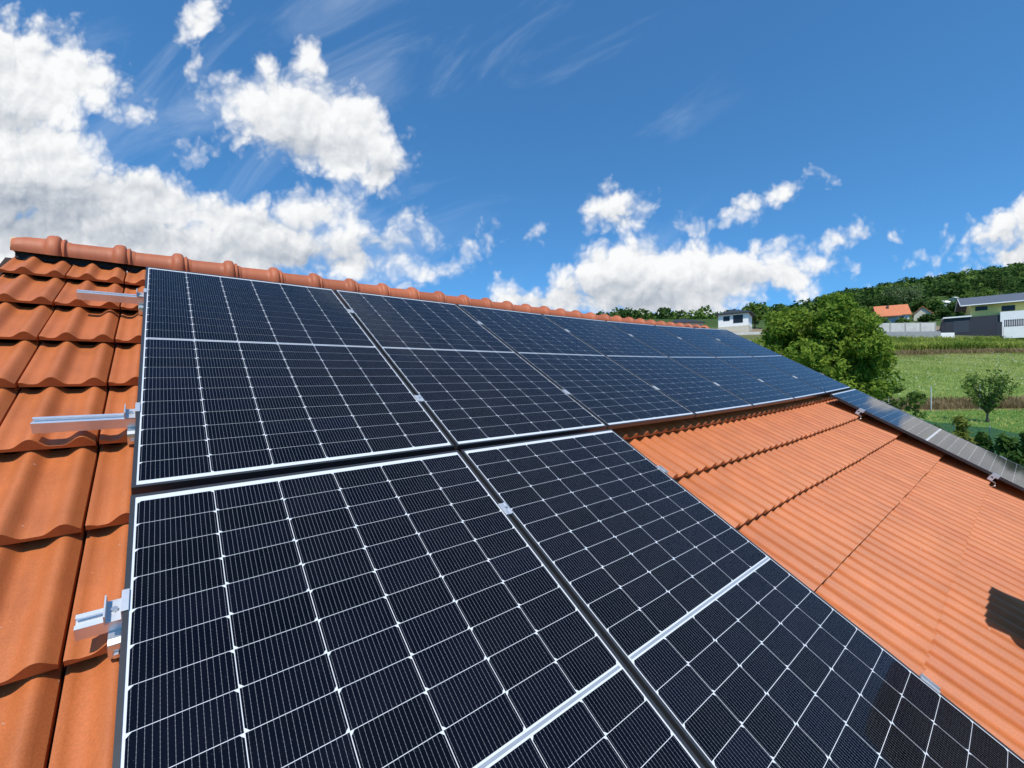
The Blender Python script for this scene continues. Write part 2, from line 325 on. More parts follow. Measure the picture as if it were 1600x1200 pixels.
# solar cell: ribbons drawn across near-black silicon under glass
PW, PH = 1.134, 2.1157
CU, CH, GM = 0.1840, 0.09276, 0.0171
def cell_mat():
    m_, nt, b, n, l = mat_new('silicon_cells_under_glass')
    tc = n.new('ShaderNodeTexCoord'); sp = n.new('ShaderNodeSeparateXYZ'); l.new(tc.outputs['Object'], sp.inputs[0])
    def Mx(op, a, b_=None, c=None, clamp=False):
        k = n.new('ShaderNodeMath'); k.operation = op; k.use_clamp = clamp
        for i, v in enumerate((a, b_, c)):
            if v is None: continue
            if isinstance(v, (int, float)): k.inputs[i].default_value = v
            else: l.new(v, k.inputs[i])
        return k.outputs[0]
    x = sp.outputs[0]; y = sp.outputs[1]
    nb = 16; p = CU / nb
    off = (PW/2 - 3*CU)
    a = Mx('SUBTRACT', x, off); a = Mx('DIVIDE', a, p); a = Mx('FRACT', a); a = Mx('SUBTRACT', a, .5); a = Mx('ABSOLUTE', a); a = Mx('MULTIPLY', a, p)  # metres from a ribbon
    yy = Mx('DIVIDE', y, CH / 10); yy = Mx('FRACT', yy); yy = Mx('SUBTRACT', yy, .5); yy = Mx('ABSOLUTE', yy)
    pad = Mx('LESS_THAN', yy, .10)
    wdt = Mx('MULTIPLY_ADD', pad, .00026, .00030)
    line = Mx('LESS_THAN', a, wdt)
    at = n.new('ShaderNodeAttribute'); at.attribute_name = 'rnd'
    mx = n.new('ShaderNodeMix'); mx.data_type = 'RGBA'; mx.inputs['A'].default_value = (.0014, .0016, .0030, 1); mx.inputs['B'].default_value = (.0030, .0034, .0085, 1); l.new(at.outputs['Fac'], mx.inputs['Factor'])
    m2 = n.new('ShaderNodeMix'); m2.data_type = 'RGBA'; m2.inputs['B'].default_value = (.20, .20, .215, 1); l.new(line, m2.inputs['Factor']); l.new(mx.outputs['Result'], m2.inputs['A'])
    # dust film on the glass
    t = n.new('ShaderNodeTexNoise'); t.inputs['Scale'].default_value = 3.0; t.inputs['Detail'].default_value = 8; t.inputs['Roughness'].default_value = .7; l.new(tc.outputs['Object'], t.inputs['Vector'])
    r = n.new('ShaderNodeMapRange'); r.inputs['From Min'].default_value = .42; r.inputs['From Max'].default_value = .8; r.inputs['To Min'].default_value = .0; r.inputs['To Max'].default_value = .010; l.new(t.outputs[0], r.inputs['Value'])
    t3 = n.new('ShaderNodeTexNoise'); t3.inputs['Scale'].default_value = 260; t3.inputs['Detail'].default_value = 2; l.new(tc.outputs['Object'], t3.inputs['Vector'])
    r3 = n.new('ShaderNodeMapRange'); r3.inputs['From Min'].default_value = .70; r3.inputs['From Max'].default_value = .78; r3.inputs['To Max'].default_value = .12; l.new(t3.outputs[0], r3.inputs['Value'])
    fa = Mx('MAXIMUM', r.outputs[0], r3.outputs[0])
    m3 = n.new('ShaderNodeMix'); m3.data_type = 'RGBA'; m3.inputs['B'].default_value = (.35, .35, .38, 1); l.new(fa, m3.inputs['Factor']); l.new(m2.outputs['Result'], m3.inputs['A'])
    l.new(m3.outputs['Result'], b.inputs['Base Color'])
    b.inputs['Roughness'].default_value = .35; b.inputs['Specular IOR Level'].default_value = 0.0
    b.inputs['Coat Weight'].default_value = 1.0; b.inputs['Coat Roughness'].default_value = .045; b.inputs['Coat IOR'].default_value = 1.28
    return m_
M['cell'] = cell_mat()
M['back'] = plain('white_backsheet_under_glass', (.68, .69, .70), .5, coat=1.0)

# ------------------------------------------------------------------ roof frame: local x along the ridge, y up the slope, z out of the slope
MR = Matrix(((RX.x, -RD.x, RN.x, O.x), (RX.y, -RD.y, RN.y, O.y), (RX.z, -RD.z, RN.z, O.z), (0, 0, 0, 1)))
def sag(u, v=1.0): return .00455 * max(0.0, u - 2.63) ** 2 * (1 + min(0.0, v)*1.15)      # the old roof is not quite true
U0, U1 = -.621, 8.083
TW, TV = .256, .427
V_FRONT = 2.553                                            # one course's front edge, from the panel top edge down the slope
HB = -.168; LIFT = .047

house = tag(empty('house', loc=(0, 0, 0)), 'house under the terracotta tiled roof that carries the solar panels', 'house')

def profile(t):
    def roll(c, wl, wr):
        d = (c - t)/wl if t < c else (t - c)/wr
        return .5*(1 + cos(pi*d)) if d < 1 else 0.0
    lip = .007*(1 if t < .045 else max(0, 1 - (t - .045)/.05))
    return .033*roll(.36, .19, .18) + .031*roll(.86, .19, .18) + lip
def tile_mesh(mb, u0, v1, under, hi=True, w=TW, top=None):
    """one clay tile: front edge at v1, back edge TV further up"""
    g = .0085; n = 30 if hi else 14
    r = float(np.clip(rng.normal(.5, .22), 0, 1))
    dz = random.uniform(-.0015, .0015); tw = random.uniform(-.002, .002); dv = random.uniform(-.003, .003)
    ts = [i/n for i in range(n+1)]
    ov = .045
    rows = []
    fr = v1 + dv
    ss = (fr - TV - ov if top is None else top, fr - TV*.45, fr - .006, fr)
    for j, v in enumerate(ss):
        s = (v - (v1 - TV))/TV
        row = []
        for t in ts:
            u = u0 + g/2 + t*(w - g)
            z = HB + LIFT*s + profile(t) + dz + tw*(t - .5) + sag(u, v) - (.0009 if j == 3 else 0)
            row.append((u, -v, z))
        rows.append(row)
    vs = [p for row in rows for p in row]; k = n + 1
    fs = [(j*k+i, (j+1)*k+i, (j+1)*k+i+1, j*k+i+1) for j in range(3) for i in range(n)]
    zb = HB + LIFT - .013 + dz
    b0 = len(vs); vs += [(p[0], p[1] + .001, zb + sag(p[0], -p[1])) for p in rows[3]]
    fs += [(3*k+i, b0+i, b0+i+1, 3*k+i+1) for i in range(n)]
    for i0 in (0, n):                                   # the two long sides
        c0 = len(vs); vs += [(rows[j][i0][0], rows[j][i0][1], rows[j][i0][2] - .028) for j in range(4)]
        fs += [(j*k+i0, c0+j, c0+j+1, (j+1)*k+i0) for j in range(3)]
    mb.add(vs, fs, r)
mb = MB()
ncol = 34
for k in range(-6, 7):
    v1 = V_FRONT + k*TV
    for c in range(ncol):
        u = U0 + c*TW
        near = True
        tile_mesh(mb, u, v1, None, near, top=-.375 if k == -6 else None)
# underlay sheet below the tiles
roof = mb.build('roof', M['tile'], house, smooth=True, matrix=MR, fix=False)
es = roof.modifiers.new('edges', 'EDGE_SPLIT'); es.split_angle = radians(38)
un = MB()
for i in range(17):
    a, b_ = U0 + .01 + (U1 - U0 - .02)*i/17, U0 + .01 + (U1 - U0 - .02)*(i+1)/17
    un.add([(a, .36, HB - .03 + sag(a)), (b_, .36, HB - .03 + sag(b_)), (b_, -5.1, HB - .03 + sag(b_)), (a, -5.1, HB - .03 + sag(a))], [(0, 1, 2, 3)])
un.build('roof_underlay', M['under'], roof)
# back slope (mirror of the front), coarser
mb = MB()
for k in range(-6, 7):
    for c in range(ncol): tile_mesh(mb, U0 + c*TW, V_FRONT + k*TV, None, False, top=-.375 if k == -6 else None)
RY = .398                                                 # ridge line, metres behind the panel top edge
MBK = Matrix.Translation((U0 + U1, 2*RY - .03, 0)) @ Matrix.Rotation(pi, 4, 'Z') @ MR
MBK = Matrix.Translation((0, 2*RY, 0)) @ Matrix.Diagonal((1, -1, 1, 1)) @ MR
bk = MB(); bk.r = mb.r; bk.m = mb.m; bk.f = mb.f
bk.v = [tuple(MBK @ Vector(p)) for p in mb.v]
bko = bk.build('back_roof', M['tile'], house, smooth=True, fix=False)

# ridge tiles: half-round caps with a thick collar at their right end
def ridge_cap(start=None):
    L = .307
    prof = [(-.012, .086), (.0, .087), (.05, .088), (.19, .092), (.216, .094), (.221, .099), (.227, .110), (.236, .117), (.250, .120), (.264, .120), (.276, .118), (.283, .111), (.286, .100), (.290, .098), (.294, .099), (.297, .104), (.302, .106), (.307, .103), (.309, .092), (.330, .088)]
    if start is not None: prof = [(start, .088), (start + .05, .088)] + [q for q in prof if q[0] > start + .06]
    n = 20; vs = []; fs = []
    A0, A1 = radians(-14), radians(194)
    for x, r in prof:
        for k in range(n+1):
            a = A0 + (A1 - A0)*k/n
            xo = .055*max(0, sin(a)) if start is not None and x == start else 0     # the first cap is broken off at the top
            vs.append((x + xo, -r*cos(a)*1.02, r*sin(a)))
    k = n + 1
    for i in range(len(prof)-1): fs += [(i*k+j, (i+1)*k+j, (i+1)*k+j+1, i*k+j+1) for j in range(n)]
    b0 = len(vs)
    for x, r in ((prof[0][0], .074), (prof[-1][0], .074)):
        for q in range(n+1):
            a = A0 + (A1 - A0)*q/n; vs.append((x, -r*cos(a)*1.02, r*sin(a)))
    e = len(prof) - 1
    fs += [(j, j+1, b0+j+1, b0+j) for j in range(n)] + [(e*k+j, b0+k+j, b0+k+j+1, e*k+j+1) for j in range(n)]
    m_ = MB(); m_.add(vs, fs, .5); return m_
RC_Y, RC_Z = RY, Z0 + .071
caps = []
for i in range(29):
    u = -.700 + .307*i
    if i < 2:
        o = ridge_cap(.078 if i == 0 else None).build('ridge_tile', M['ridge'], roof, smooth=True)
        es = o.modifiers.new('edges', 'EDGE_SPLIT'); es.split_angle = radians(50)
        proto_cap = o
    else:
        o = proto_cap.copy(); COL.objects.link(o); o.parent = roof
    uc = u + .15
    wm = Matrix.Translation((u, RC_Y + random.uniform(-.004, .004), RC_Z + sag(uc)*.6 + .012 - .0045*uc + random.uniform(-.002, .002))) @ Matrix.Rotation(random.uniform(-.012, .012), 4, 'Z') @ Matrix.Rotation(-.004, 4, 'Y')
    o.matrix_local = MR.inverted() @ wm
# black ridge roll showing under the caps: a wavy strip dressed onto the tiles
mb = MB(); n = 760; vs = []; fs = []
for i in range(n+1):
    u = U0 + .012 + (U1 - U0 - .012)*i/n
    t = ((u - U0)/TW) % 1.0
    z = sag(u, -.33)
    pv = profile(t)
    for (v, h) in ((-.372, -.060 - .002*u), (-.350, -.085 - .002*u), (-.318, HB + .012 + pv*.9 + .010), (-.300 + .009*sin(u*31) + .006*sin(u*77), HB + .016 + pv + .004)):
        vs.append((u, -v, h + z + .002*sin(u*53 + v*40)))
for i in range(n):
    for j in range(3): fs.append((i*4+j, i*4+j+1, (i+1)*4+j+1, (i+1)*4+j))
mb.add(vs, fs, .5); mb.build('ridge_membrane', M['membrane'], roof, smooth=True, fix=False)
mb = MB(); mb.prism([(RC_Y - .070*cos(pi*q/12)*(1 + .05*sin(q*5.1)), RC_Z + .010 + .084*sin(pi*q/12)*(1 + .04*cos(q*3.3))) for q in range(13)], U0 - .006, U0 + .10)
mb.build('ridge_beam', M['wood'], roof, matrix=MR.inverted(), bevel=.004)
mb = MB(); mb.box(U0 - .030, U0 + .002, -4.95, .33, HB - .12, HB + .012); mb.build('verge_board', M['under'], roof)
# unseen block added low on the slope, shaped for its shadow on the tiles
cy, cz = -4.04, 2.975
ch = MB(); ch.box(3.22, 3.75, cy - .2, cy + .2, cz - .5, cz + 1.02)
shadow_block = ch.build('chimney_or_shadow_block', M['brick'], roof, matrix=MR.inverted(), bevel=.006)
ch = MB(); ch.add([(3.18, cy - .24, cz + 1.023), (3.79, cy - .24, cz + 1.023), (3.79, cy + .24, cz + 1.023), (3.18, cy + .24, cz + 1.023), (3.18, cy - .24, cz + 1.07), (3.79, cy - .24, cz + 1.07), (3.79, cy + .24, cz + 1.07), (3.18, cy + .24, cz + 1.07), (3.42, cy, cz + 1.30), (3.52, cy, cz + 1.30)],
       [(3, 2, 1, 0), (0, 1, 5, 4), (1, 2, 6, 5), (2, 3, 7, 6), (3, 0, 4, 7), (4, 5, 9, 8), (5, 6, 9), (6, 7, 8, 9), (7, 4, 8)])
ch.build('shadow_block_cap', M['conc0'], roof, matrix=MR.inverted())
# walls and eaves
wl = MB(); wl.box(U0 + .25, U1 - .25, -4.05, 2*RY + 4.05, -.3, 2.72)
zr = Z0 - .2
wl.add([(U0+.25, -4.05, 2.72), (U0+.25, 2*RY+4.05, 2.72), (U0+.25, RY, zr), (U0+.27, -4.05, 2.72), (U0+.27, 2*RY+4.05, 2.72), (U0+.27, RY, zr)], [(0, 1, 2), (5, 4, 3)])
wl.add([(U1-.25, -4.05, 2.72), (U1-.25, 2*RY+4.05, 2.72), (U1-.25, RY, zr), (U1-.27, -4.05, 2.72), (U1-.27, 2*RY+4.05, 2.72), (U1-.27, RY, zr)], [(0, 1, 2), (5, 4, 3)])
wl.build('wall', M['white'], house)
for yb in (-4.62, 2*RY + 4.62):
    gt = MB(); gt.prism([(yb + .065*cos(a), 2.66 + .065*sin(a)) for a in [pi + pi*k/8 for k in range(9)]] + [(yb + .058*cos(a), 2.66 + .058*sin(a)) for a in [2*pi - pi*k/8 for k in range(9)]], U0, U1)
    gt.build('gutter', M['alu'], house)

# ------------------------------------------------------------------ solar panels
def panel_matrix(u, v, h=0.0):
    """rigid frame of something lying at (u, v) on the panel plane, tilted with the roof there"""
    s0 = sag(u); sl = (sag(u + PW) - s0)/PW
    loc = Matrix.Translation((u, -v, h + s0)) @ Matrix.Rotation(-math.atan(sl), 4, 'Y')
    return MR @ loc
def make_panel():
    root = empty('solar_panel')
    f = MB(); lip, dp, ft = .0105, .031, .024
    prof = [(0, 0), (lip, 0), (lip, -.0035), (.0018, -.0035), (.0018, -dp + .0016), (ft, -dp + .0016), (ft, -dp), (0, -dp)]
    cs = [(0, 0, 1, 1), (PW, 0, -1, 1), (PW, -PH, -1, -1), (0, -PH, 1, -1)]
    n = len(prof); vs = []; fs = []
    for (x, y, sx, sy) in cs:
        vs += [(x + sx*a, y - sy*a, z) for a, z in prof]
    for k in range(4):
        q = (k + 1) % 4
        fs += [(k*n+i, k*n+(i+1) % n, q*n+(i+1) % n, q*n+i) for i in range(n)]
    f.add(vs, fs, .5); f.build('frame', M['frame'], root)
    b = MB(); e = .004; z = -.0022
    b.box(e, PW - e, -PH + e, -e, z - .005, z); b.build('backsheet', M['back'], root)
    c = MB(); gx, gy, ck = .0016, .0008, .0085
    for i in range(6):
        x0 = PW/2 + (i - 3)*CU + gx*.5*1.25; x1 = PW/2 + (i - 2)*CU - gx*.5*1.25
        up = (i % 2 == 0)
        for half in (0, 1):
            for j in range(11):
                if half == 0: yt = -PH/2 + GM/2 + (j + 1)*CH
                else: yt = -PH/2 - GM/2 - j*CH
                y1 = yt - gy; y0 = yt - CH + gy
                if up: pts = [(x0, y0), (x1, y0), (x1, y1 - ck), (x1 - ck, y1), (x0 + ck, y1), (x0, y1 - ck)]
                else: pts = [(x0 + ck, y0), (x1 - ck, y0), (x1, y0 + ck), (x1, y1), (x0, y1), (x0, y0 + ck)]
                c.add([(px, py, z + .0005) for px, py in pts], [tuple(range(6))], float(np.clip(rng.normal(.35, .25), 0, 1)))
    # silver cross ribbon along the middle bar
    cs_ = c.build('solar_cells', M['cell'], root, fix=False)
    r = MB(); r.box(PW/2 - 3*CU + .004, PW/2 + 3*CU - .004, -PH/2 - .0040, -PH/2 + .0040, z + .0002, z + .0006); r.build('busbar', M['bus'], root)
    return root
M['bus'] = plain('grey_cross_ribbon', (.30, .32, .35), .45, coat=1.0)
GU, GV = .0173, .033
proto = make_panel()
ordn = ['first from the left', 'second from the left', 'third from the left', 'fourth from the left', 'fifth from the left', 'sixth from the left', 'last at the right end']
for c in range(7):
    o = proto if c == 0 else copy_tree(proto)
    o.matrix_world = panel_matrix(c*(PW + GU), 0)
    lab = ['black framed solar panel under the ridge, nearest the bare tiles on the left',
           'black framed solar panel under the ridge, second from the left',
           'dark blue solar panel under the ridge, third from the left',
           'dark blue solar panel under the ridge, middle one of seven',
           'blue sky reflecting solar panel under the ridge, fifth from the left',
           'pale blue reflecting solar panel under the ridge, last but one to the right',
           'pale blue reflecting solar panel under the ridge, beside the big green tree'][c]
    tag(o, lab, 'solar panel', 'solar panels in the row under the ridge')
for k, (c, lab, dx) in enumerate(((0, 'large black solar panel in the foreground, lower left corner of the array', 0), (1, 'large black solar panel in the foreground beside the open tiles', 0), (6, 'grey looking solar panel alone along the right roof edge', .035))):
    o = copy_tree(proto); o.matrix_world = panel_matrix(c*(PW + GU) + dx, PH + GV)
    tag(o, lab, 'solar panel', 'solar panels in the lower row')

# ------------------------------------------------------------------ rails, clamps, hooks
RW_, RH = .040, .040
RT = -.0312                                               # rail top = panel underside
def rail(u0, u1, v, label):
    mb = MB(); n = max(1, int((u1 - u0)/.4))
    a = RW_/2
    prof = [(-a, RT), (-.009, RT), (-.009, RT - .005), (-.013, RT - .005), (-.013, RT - .013), (.013, RT - .013), (.013, RT - .005), (.009, RT - .005), (.009, RT), (a, RT), (a, RT - RH), (-a, RT - RH)]
    vs = []; fs = []; k = len(prof)
    for i in range(n+1):
        u = u0 + (u1 - u0)*i/n
        vs += [(u, -v + y, z + sag(u)) for y, z in prof]
    for i in range(n): fs += [(i*k+j, i*k+(j+1) % k, (i+1)*k+(j+1) % k, (i+1)*k+j) for j in range(k)]
    fs += [tuple(range(k)), tuple(n*k + j for j in range(k))]
    mb.add(vs, fs, .5)
    o = mb.build('mounting_rail', M['alu'], None, matrix=MR)
    tag(o, label, 'rail', 'aluminium rails under the panels'); return o
VR = [.447, 1.672, 2.520, 3.815]
rail(-.270, 8.07, VR[0], 'silver rail sticking out left of the panels, topmost one near the ridge')
rail(-.263, 8.07, VR[1], 'silver rail sticking out left of the panels, long middle one')
rail(-.083, 2.312, VR[2], 'short silver rail stub sticking out at the lower left')
rail(-.083, 2.312, VR[3], 'silver rail beneath the lower ends of the two foreground panels')
u6 = 6*(PW + GU) + .035
rail(u6 - .045, u6 + PW + .03, VR[2], 'silver rail under the lone right edge panel, upper one')
rail(u6 - .045, u6 + PW + .03, VR[3], 'silver rail under the lone right edge panel, lower one')

def bolt_mesh(z):
    b = MB(); n = 12
    b.prism([(.0065*cos(2*pi*k/n), .0065*sin(2*pi*k/n)) for k in range(n)], z, z + .006, axis='z')
    b.prism([(.003*cos(2*pi*k/6), .003*sin(2*pi*k/6)) for k in range(6)], z + .006, z + .0064, axis='z', rnd=0)
    return b
def make_mid():
    root = empty('mid_clamp')
    p = MB(); l = .031
    prof = [(-.019, .0005), (-.019, .0040), (-.009, .0048), (-.0075, .0030), (.0075, .0030), (.009, .0048), (.019, .0040), (.019, .0005), (.0072, .0005), (.0072, -.024), (.0045, -.024), (.0045, -.001), (-.0045, -.001), (-.0045, -.024), (-.0072, -.024), (-.0072, .0005)]
    p.prism(prof, -l, l, axis='y'); p.build('clamp_plate', M['alu2'], root, bevel=.0006)
    bolt_mesh(.0026).build('bolt', M['steel'], root)
    return root
def make_end():
    root = empty('end_clamp')                             # local x points away from the panel
    p = MB(); l = .030
    prof = [(-.0105, .0006), (-.0105, .0042), (.0035, .0042), (.0035, -.0235), (.0300, -.0235), (.0300, .0000), (.0335, .0000), (.0335, -.0305), (.0250, -.0305), (.0250, -.0265), (.0100, -.0265), (.0100, -.0305), (.0006, -.0305), (.0006, .0006)]
    p.prism(prof, -l, l, axis='y'); p.build('clamp_plate', M['alu2'], root, bevel=.0006)
    b = bolt_mesh(-.0235); bo = b.build('bolt', M['steel'], root); bo.location = (.0165, 0, 0)
    return root
MIDS = make_mid(); used = [False]
place = ['at the top of the gap between', 'at the lower part of the gap between']
pn = ['first', 'second', 'third', 'fourth', 'fifth', 'sixth', 'seventh']
def put_mid(u, v, lab):
    o = MIDS if not used[0] else copy_tree(MIDS); used[0] = True
    o.matrix_world = MR @ Matrix.Translation((u, -v, sag(u)))
    tag(o, lab, 'clamp', 'silver clamps between the panels')
for c in range(6):
    u = (c + 1)*PW + c*GU + GU/2
    put_mid(u, .468, 'small silver clamp high up between the %s and %s panel of the ridge row' % (pn[c], pn[c+1]))
    put_mid(u, 1.690, 'small silver clamp low down between the %s and %s panel of the ridge row' % (pn[c], pn[c+1]))
put_mid(PW + GU/2, 2.545, 'silver clamp with bolt between the two large foreground panels')
ENDS = make_end(); eused = [False]
def put_end(u, v, left, lab):
    o = ENDS if not eused[0] else copy_tree(ENDS); eused[0] = True
    mm = MR @ Matrix.Translation((u, -v, sag(u)))
    if left: mm = mm @ Matrix.Rotation(pi, 4, 'Z')
    o.matrix_world = mm
    tag(o, lab, 'clamp', 'silver end clamps at the panel edges')
put_end(0, VR[0] - .01, True, 'silver end clamp on the top rail stub, left edge of the ridge row')
put_end(0, VR[1] - .005, True, 'silver end clamp on the long middle rail stub at left')
put_end(0, VR[2], True, 'large silver end clamp with bolt on the lower left rail stub')
put_end(2*PW + GU, 2.555, False, 'silver end clamp at the open tiles side of the foreground panel, upper one')
put_end(2*PW + GU, 3.830, False, 'silver end clamp at the open tiles side of the foreground panel, lower one')
put_end(u6, 2.535, True, 'white looking end clamp on the lone right panel, upper one facing the tiles')
put_end(u6, 3.830, True, 'white looking end clamp on the lone right panel, lower one facing the tiles')
put_end(u6 + PW, 2.535, False, 'bright end clamp on the outer edge of the lone right panel, upper one')
put_end(u6 + PW, 3.830, False, 'bright end clamp on the outer edge of the lone right panel, lower one')
ue = 7*PW + 6*GU
put_end(ue, .468, False, 'bright end clamp at the far end of the ridge row, upper one before the tree')
put_end(ue, 1.690, False, 'bright end clamp at the far end of the ridge row, lower one before the tree')

def make_hook():
    """stainless roof hook: foot on the tile, S bend, upright holding the rail"""
    root = empty('roof_hook')
    p = MB(); w = .015; th = .005
    path = [(.020, -.0742), (-.040, -.0742), (-.052, -.078), (-.056, -.090), (-.056, -.118), (-.050, -.128), (-.038, -.1315), (.030, -.1330)]
    # path in (y up the slope measured from the rail centre, z)
    a = [Vector((y, z)) for y, z in path]; L_ = []; R_ = []
    for i, q in enumerate(a):
        t = (a[min(i+1, len(a)-1)] - a[max(i-1, 0)]).normalized(); nn = Vector((-t.y, t.x))*th/2
        L_.append(q + nn); R_.append(q - nn)
    k = len(a); vs = []
    for x in (-w, w): vs += [(x, q.x, q.y) for q in L_] + [(x, q.x, q.y) for q in R_]
    fs = []
    for i in range(k-1):
        fs += [(i, i+1, k+i+1, k+i), (2*k+i, 3*k+i, 3*k+i+1, 2*k+i+1), (i, 2*k+i, 2*k+i+1, i+1), (k+i, k+i+1, 3*k+i+1, 3*k+i)]
    fs += [(0, k, 3*k, 2*k), (k-1, 3*k-1, 4*k-1, 2*k-1)]
    p.add(vs, fs, .5); p.build('bracket', M['steel'], root, bevel=.0008)
    b = MB(); n = 6
    b.prism([(.008*cos(2*pi*j/n), -.105 + .008*sin(2*pi*j/n)) for j in range(n)], -.066, -.0595, axis='y')
    b.build('nut', M['steel'], root)
    return root
HK = make_hook()
for i, (u, v, lab) in enumerate(((-.014, VR[2], 'steel roof hook under the short lower left rail'), (u6 - .028, VR[2], 'steel roof hook at the lone right panel, upper one'), (u6 - .028, VR[3], 'steel roof hook at the lone right panel, lower one'), (-.012, VR[1], 'steel roof hook under the long middle rail'), (-.012, VR[0], 'steel roof hook under the topmost rail'))):
    o = HK if i == 0 else copy_tree(HK)
    o.matrix_world = MR @ Matrix.Translation((u, -v, sag(u)))
    tag(o, lab, 'roof hook', 'steel hooks carrying the rails')

# ------------------------------------------------------------------ the land: rises across the valley beyond the yard
def G2(lat, dep, z=0.0):
    p = Vector((CAM.x, CAM.y, 0)) + LAT*lat + FWD*dep; p.z = z; return p
SKYX = [(-3, 76), (.30, 76), (.52, 72), (.65, 88), (.82, 122), (1.0, 143), (1.14, 156), (1.25, 168), (1.6, 205), (3, 260)]
def interp(x, tab):
    if x <= tab[0][0]: return tab[0][1]
    for (a, p), (b, q) in zip(tab, tab[1:]):
        if x <= b: return p + (q - p)*(x - a)/(b - a)
    return tab[-1][1]
def land(lat, dep):
    if dep <= 12: return 0.0
    r = lat/max(dep, 30.0)
    top = interp(r, SKYX) - 12
    tab = [(12, 0), (16, .85), (25, 1.6), (34, 1.65), (46, 3.4), (75, 8.2), (84, 9.3), (92, 12.6), (100, 14.3), (140, 21.5), (200, 32), (330, 32 + (top - 32)*.42), (520, 32 + (top-32)*.80), (700, top), (900, top*.93), (2500, top*.5)]
    z = interp(dep, tab)
    if dep > 40: z += .25*sin(lat*.11 + dep*.07)*min(1, (dep-40)/60)
    return z
deps = [-1500, -600, -200, -60, -20, 0, 8, 11, 12, 13, 14.5, 16, 18, 20, 22, 25, 28, 31, 34, 37, 40, 44, 48, 54, 60, 66, 72, 75, 78, 81, 84, 88, 92, 96, 100, 106, 114, 124, 140, 160, 180, 200, 230, 260, 295, 330, 380, 430, 475, 520, 570, 620, 660, 700, 760, 820, 900, 1200, 1800, 2500]
lats = [-2500, -1200, -600, -300, -150, -80, -40, -20] + [-10 + 2*i for i in range(80)] + [155 + 10*i for i in range(70)] + [900, 1300, 2000, 3200]
mb = MB(); nl = len(lats)
vs = [G2(a, d, land(a, d)) for d in deps for a in lats]
fs = [(j*nl+i, j*nl+i+1, (j+1)*nl+i+1, (j+1)*nl+i) for j in range(len(deps)-1) for i in range(nl-1)]
mb.add(vs, fs, .5)
def ground_mat():
    m_, nt, b, n, l = mat_new('meadow_ground')
    tc = n.new('ShaderNodeTexCoord')
    def dotn(v, k):
        d = n.new('ShaderNodeVectorMath'); d.operation = 'DOT_PRODUCT'; d.inputs[1].default_value = v; l.new(tc.outputs['Object'], d.inputs[0])
        a = n.new('ShaderNodeMath'); a.operation = 'SUBTRACT'; a.inputs[1].default_value = k; l.new(d.outputs['Value'], a.inputs[0]); return a.outputs[0]
    dep = dotn(FWD, Vector((CAM.x, CAM.y, 0)).dot(FWD))
    def noise(sc, det=8):
        t = n.new('ShaderNodeTexNoise'); t.inputs['Scale'].default_value = sc; t.inputs['Detail'].default_value = det; t.inputs['Roughness'].default_value = .65; l.new(tc.outputs['Object'], t.inputs['Vector']); return t.outputs[0]
    big, fine = noise(.16), noise(2.2)
    wob = n.new('ShaderNodeMath'); wob.operation = 'MULTIPLY_ADD'; wob.inputs[1].default_value = 9.0; l.new(big, wob.inputs[0]); l.new(dep, wob.inputs[2])
    ramp = n.new('ShaderNodeValToRGB'); ramp.color_ramp.interpolation = 'LINEAR'
    mr = n.new('ShaderNodeMapRange'); mr.inputs['From Min'].default_value = 4.5; mr.inputs['From Max'].default_value = 154.5; l.new(wob.outputs[0], mr.inputs['Value']); l.new(mr.outputs[0], ramp.inputs[0])
    cr = ramp.color_ramp; cr.elements[0].position = 0; cr.elements[0].color = (.075, .13, .028, 1); cr.elements[1].position = 1; cr.elements[1].color = (.05, .085, .022, 1)
    for d, c in ((31.5, (.11, .20, .04)), (33, (.21, .165, .08)), (36, (.19, .165, .075)), (38, (.15, .23, .055)), (60, (.19, .25, .075)), (68, (.21, .25, .09)), (72, (.19, .16, .075)), (76, (.20, .165, .08)), (80, (.10, .13, .04)), (97, (.12, .13, .05)), (102, (.25, .19, .13)), (118, (.24, .18, .12)), (128, (.07, .11, .03))):
        e = cr.elements.new(d/150); e.color = (*c, 1)
    sc = n.new('ShaderNodeMapRange'); sc.inputs['From Min'].default_value = .3; sc.inputs['From Max'].default_value = .7; sc.inputs['To Min'].default_value = .72; sc.inputs['To Max'].default_value = 1.3; l.new(fine, sc.inputs['Value'])
    v = n.new('ShaderNodeVectorMath'); v.operation = 'SCALE'; l.new(ramp.outputs[0], v.inputs[0]); l.new(sc.outputs[0], v.inputs['Scale'])
    l.new(v.outputs[0], b.inputs['Base Color']); b.inputs['Roughness'].default_value = .95; b.inputs['Specular IOR Level'].default_value = .1
    bp = n.new('ShaderNodeBump'); bp.inputs['Strength'].default_value = .6; bp.inputs['Distance'].default_value = .3; l.new(fine, bp.inputs['Height']); l.new(bp.outputs[0], b.inputs['Normal'])
    return m_
gr = mb.build('ground', ground_mat(), smooth=True, fix=False); tag(gr, kind='structure')

# ------------------------------------------------------------------ vegetation
LM = {
 'walnut': leafmat('walnut_leaves', (.060, .145, .014), (.29, .38, .05), .43),
 'dark': leafmat('dark_leaves', (.025, .062, .013), (.075, .13, .026), .3),
 'mid': leafmat('mid_leaves', (.06, .12, .02), (.17, .25, .05), .35),
 'pale': leafmat('pale_leaves', (.09, .14, .05), (.19, .24, .10), .3),
 'thuja': leafmat('thuja_sprays', (.025, .075, .016), (.09, .16, .03), .25),
 'corn': leafmat('maize_leaves', (.15, .24, .035), (.42, .47, .10), .42),
 'straw': leafmat('dry_grass', (.22, .16, .07), (.40, .30, .16), .3),
 'grass': leafmat('meadow_grass', (.21, .31, .05), (.52, .53, .16), .38),
}
M['bark'] = plain('bark', (.12, .09, .065), .9, noise=.3, nscale=10, bump=.5, bscale=30)

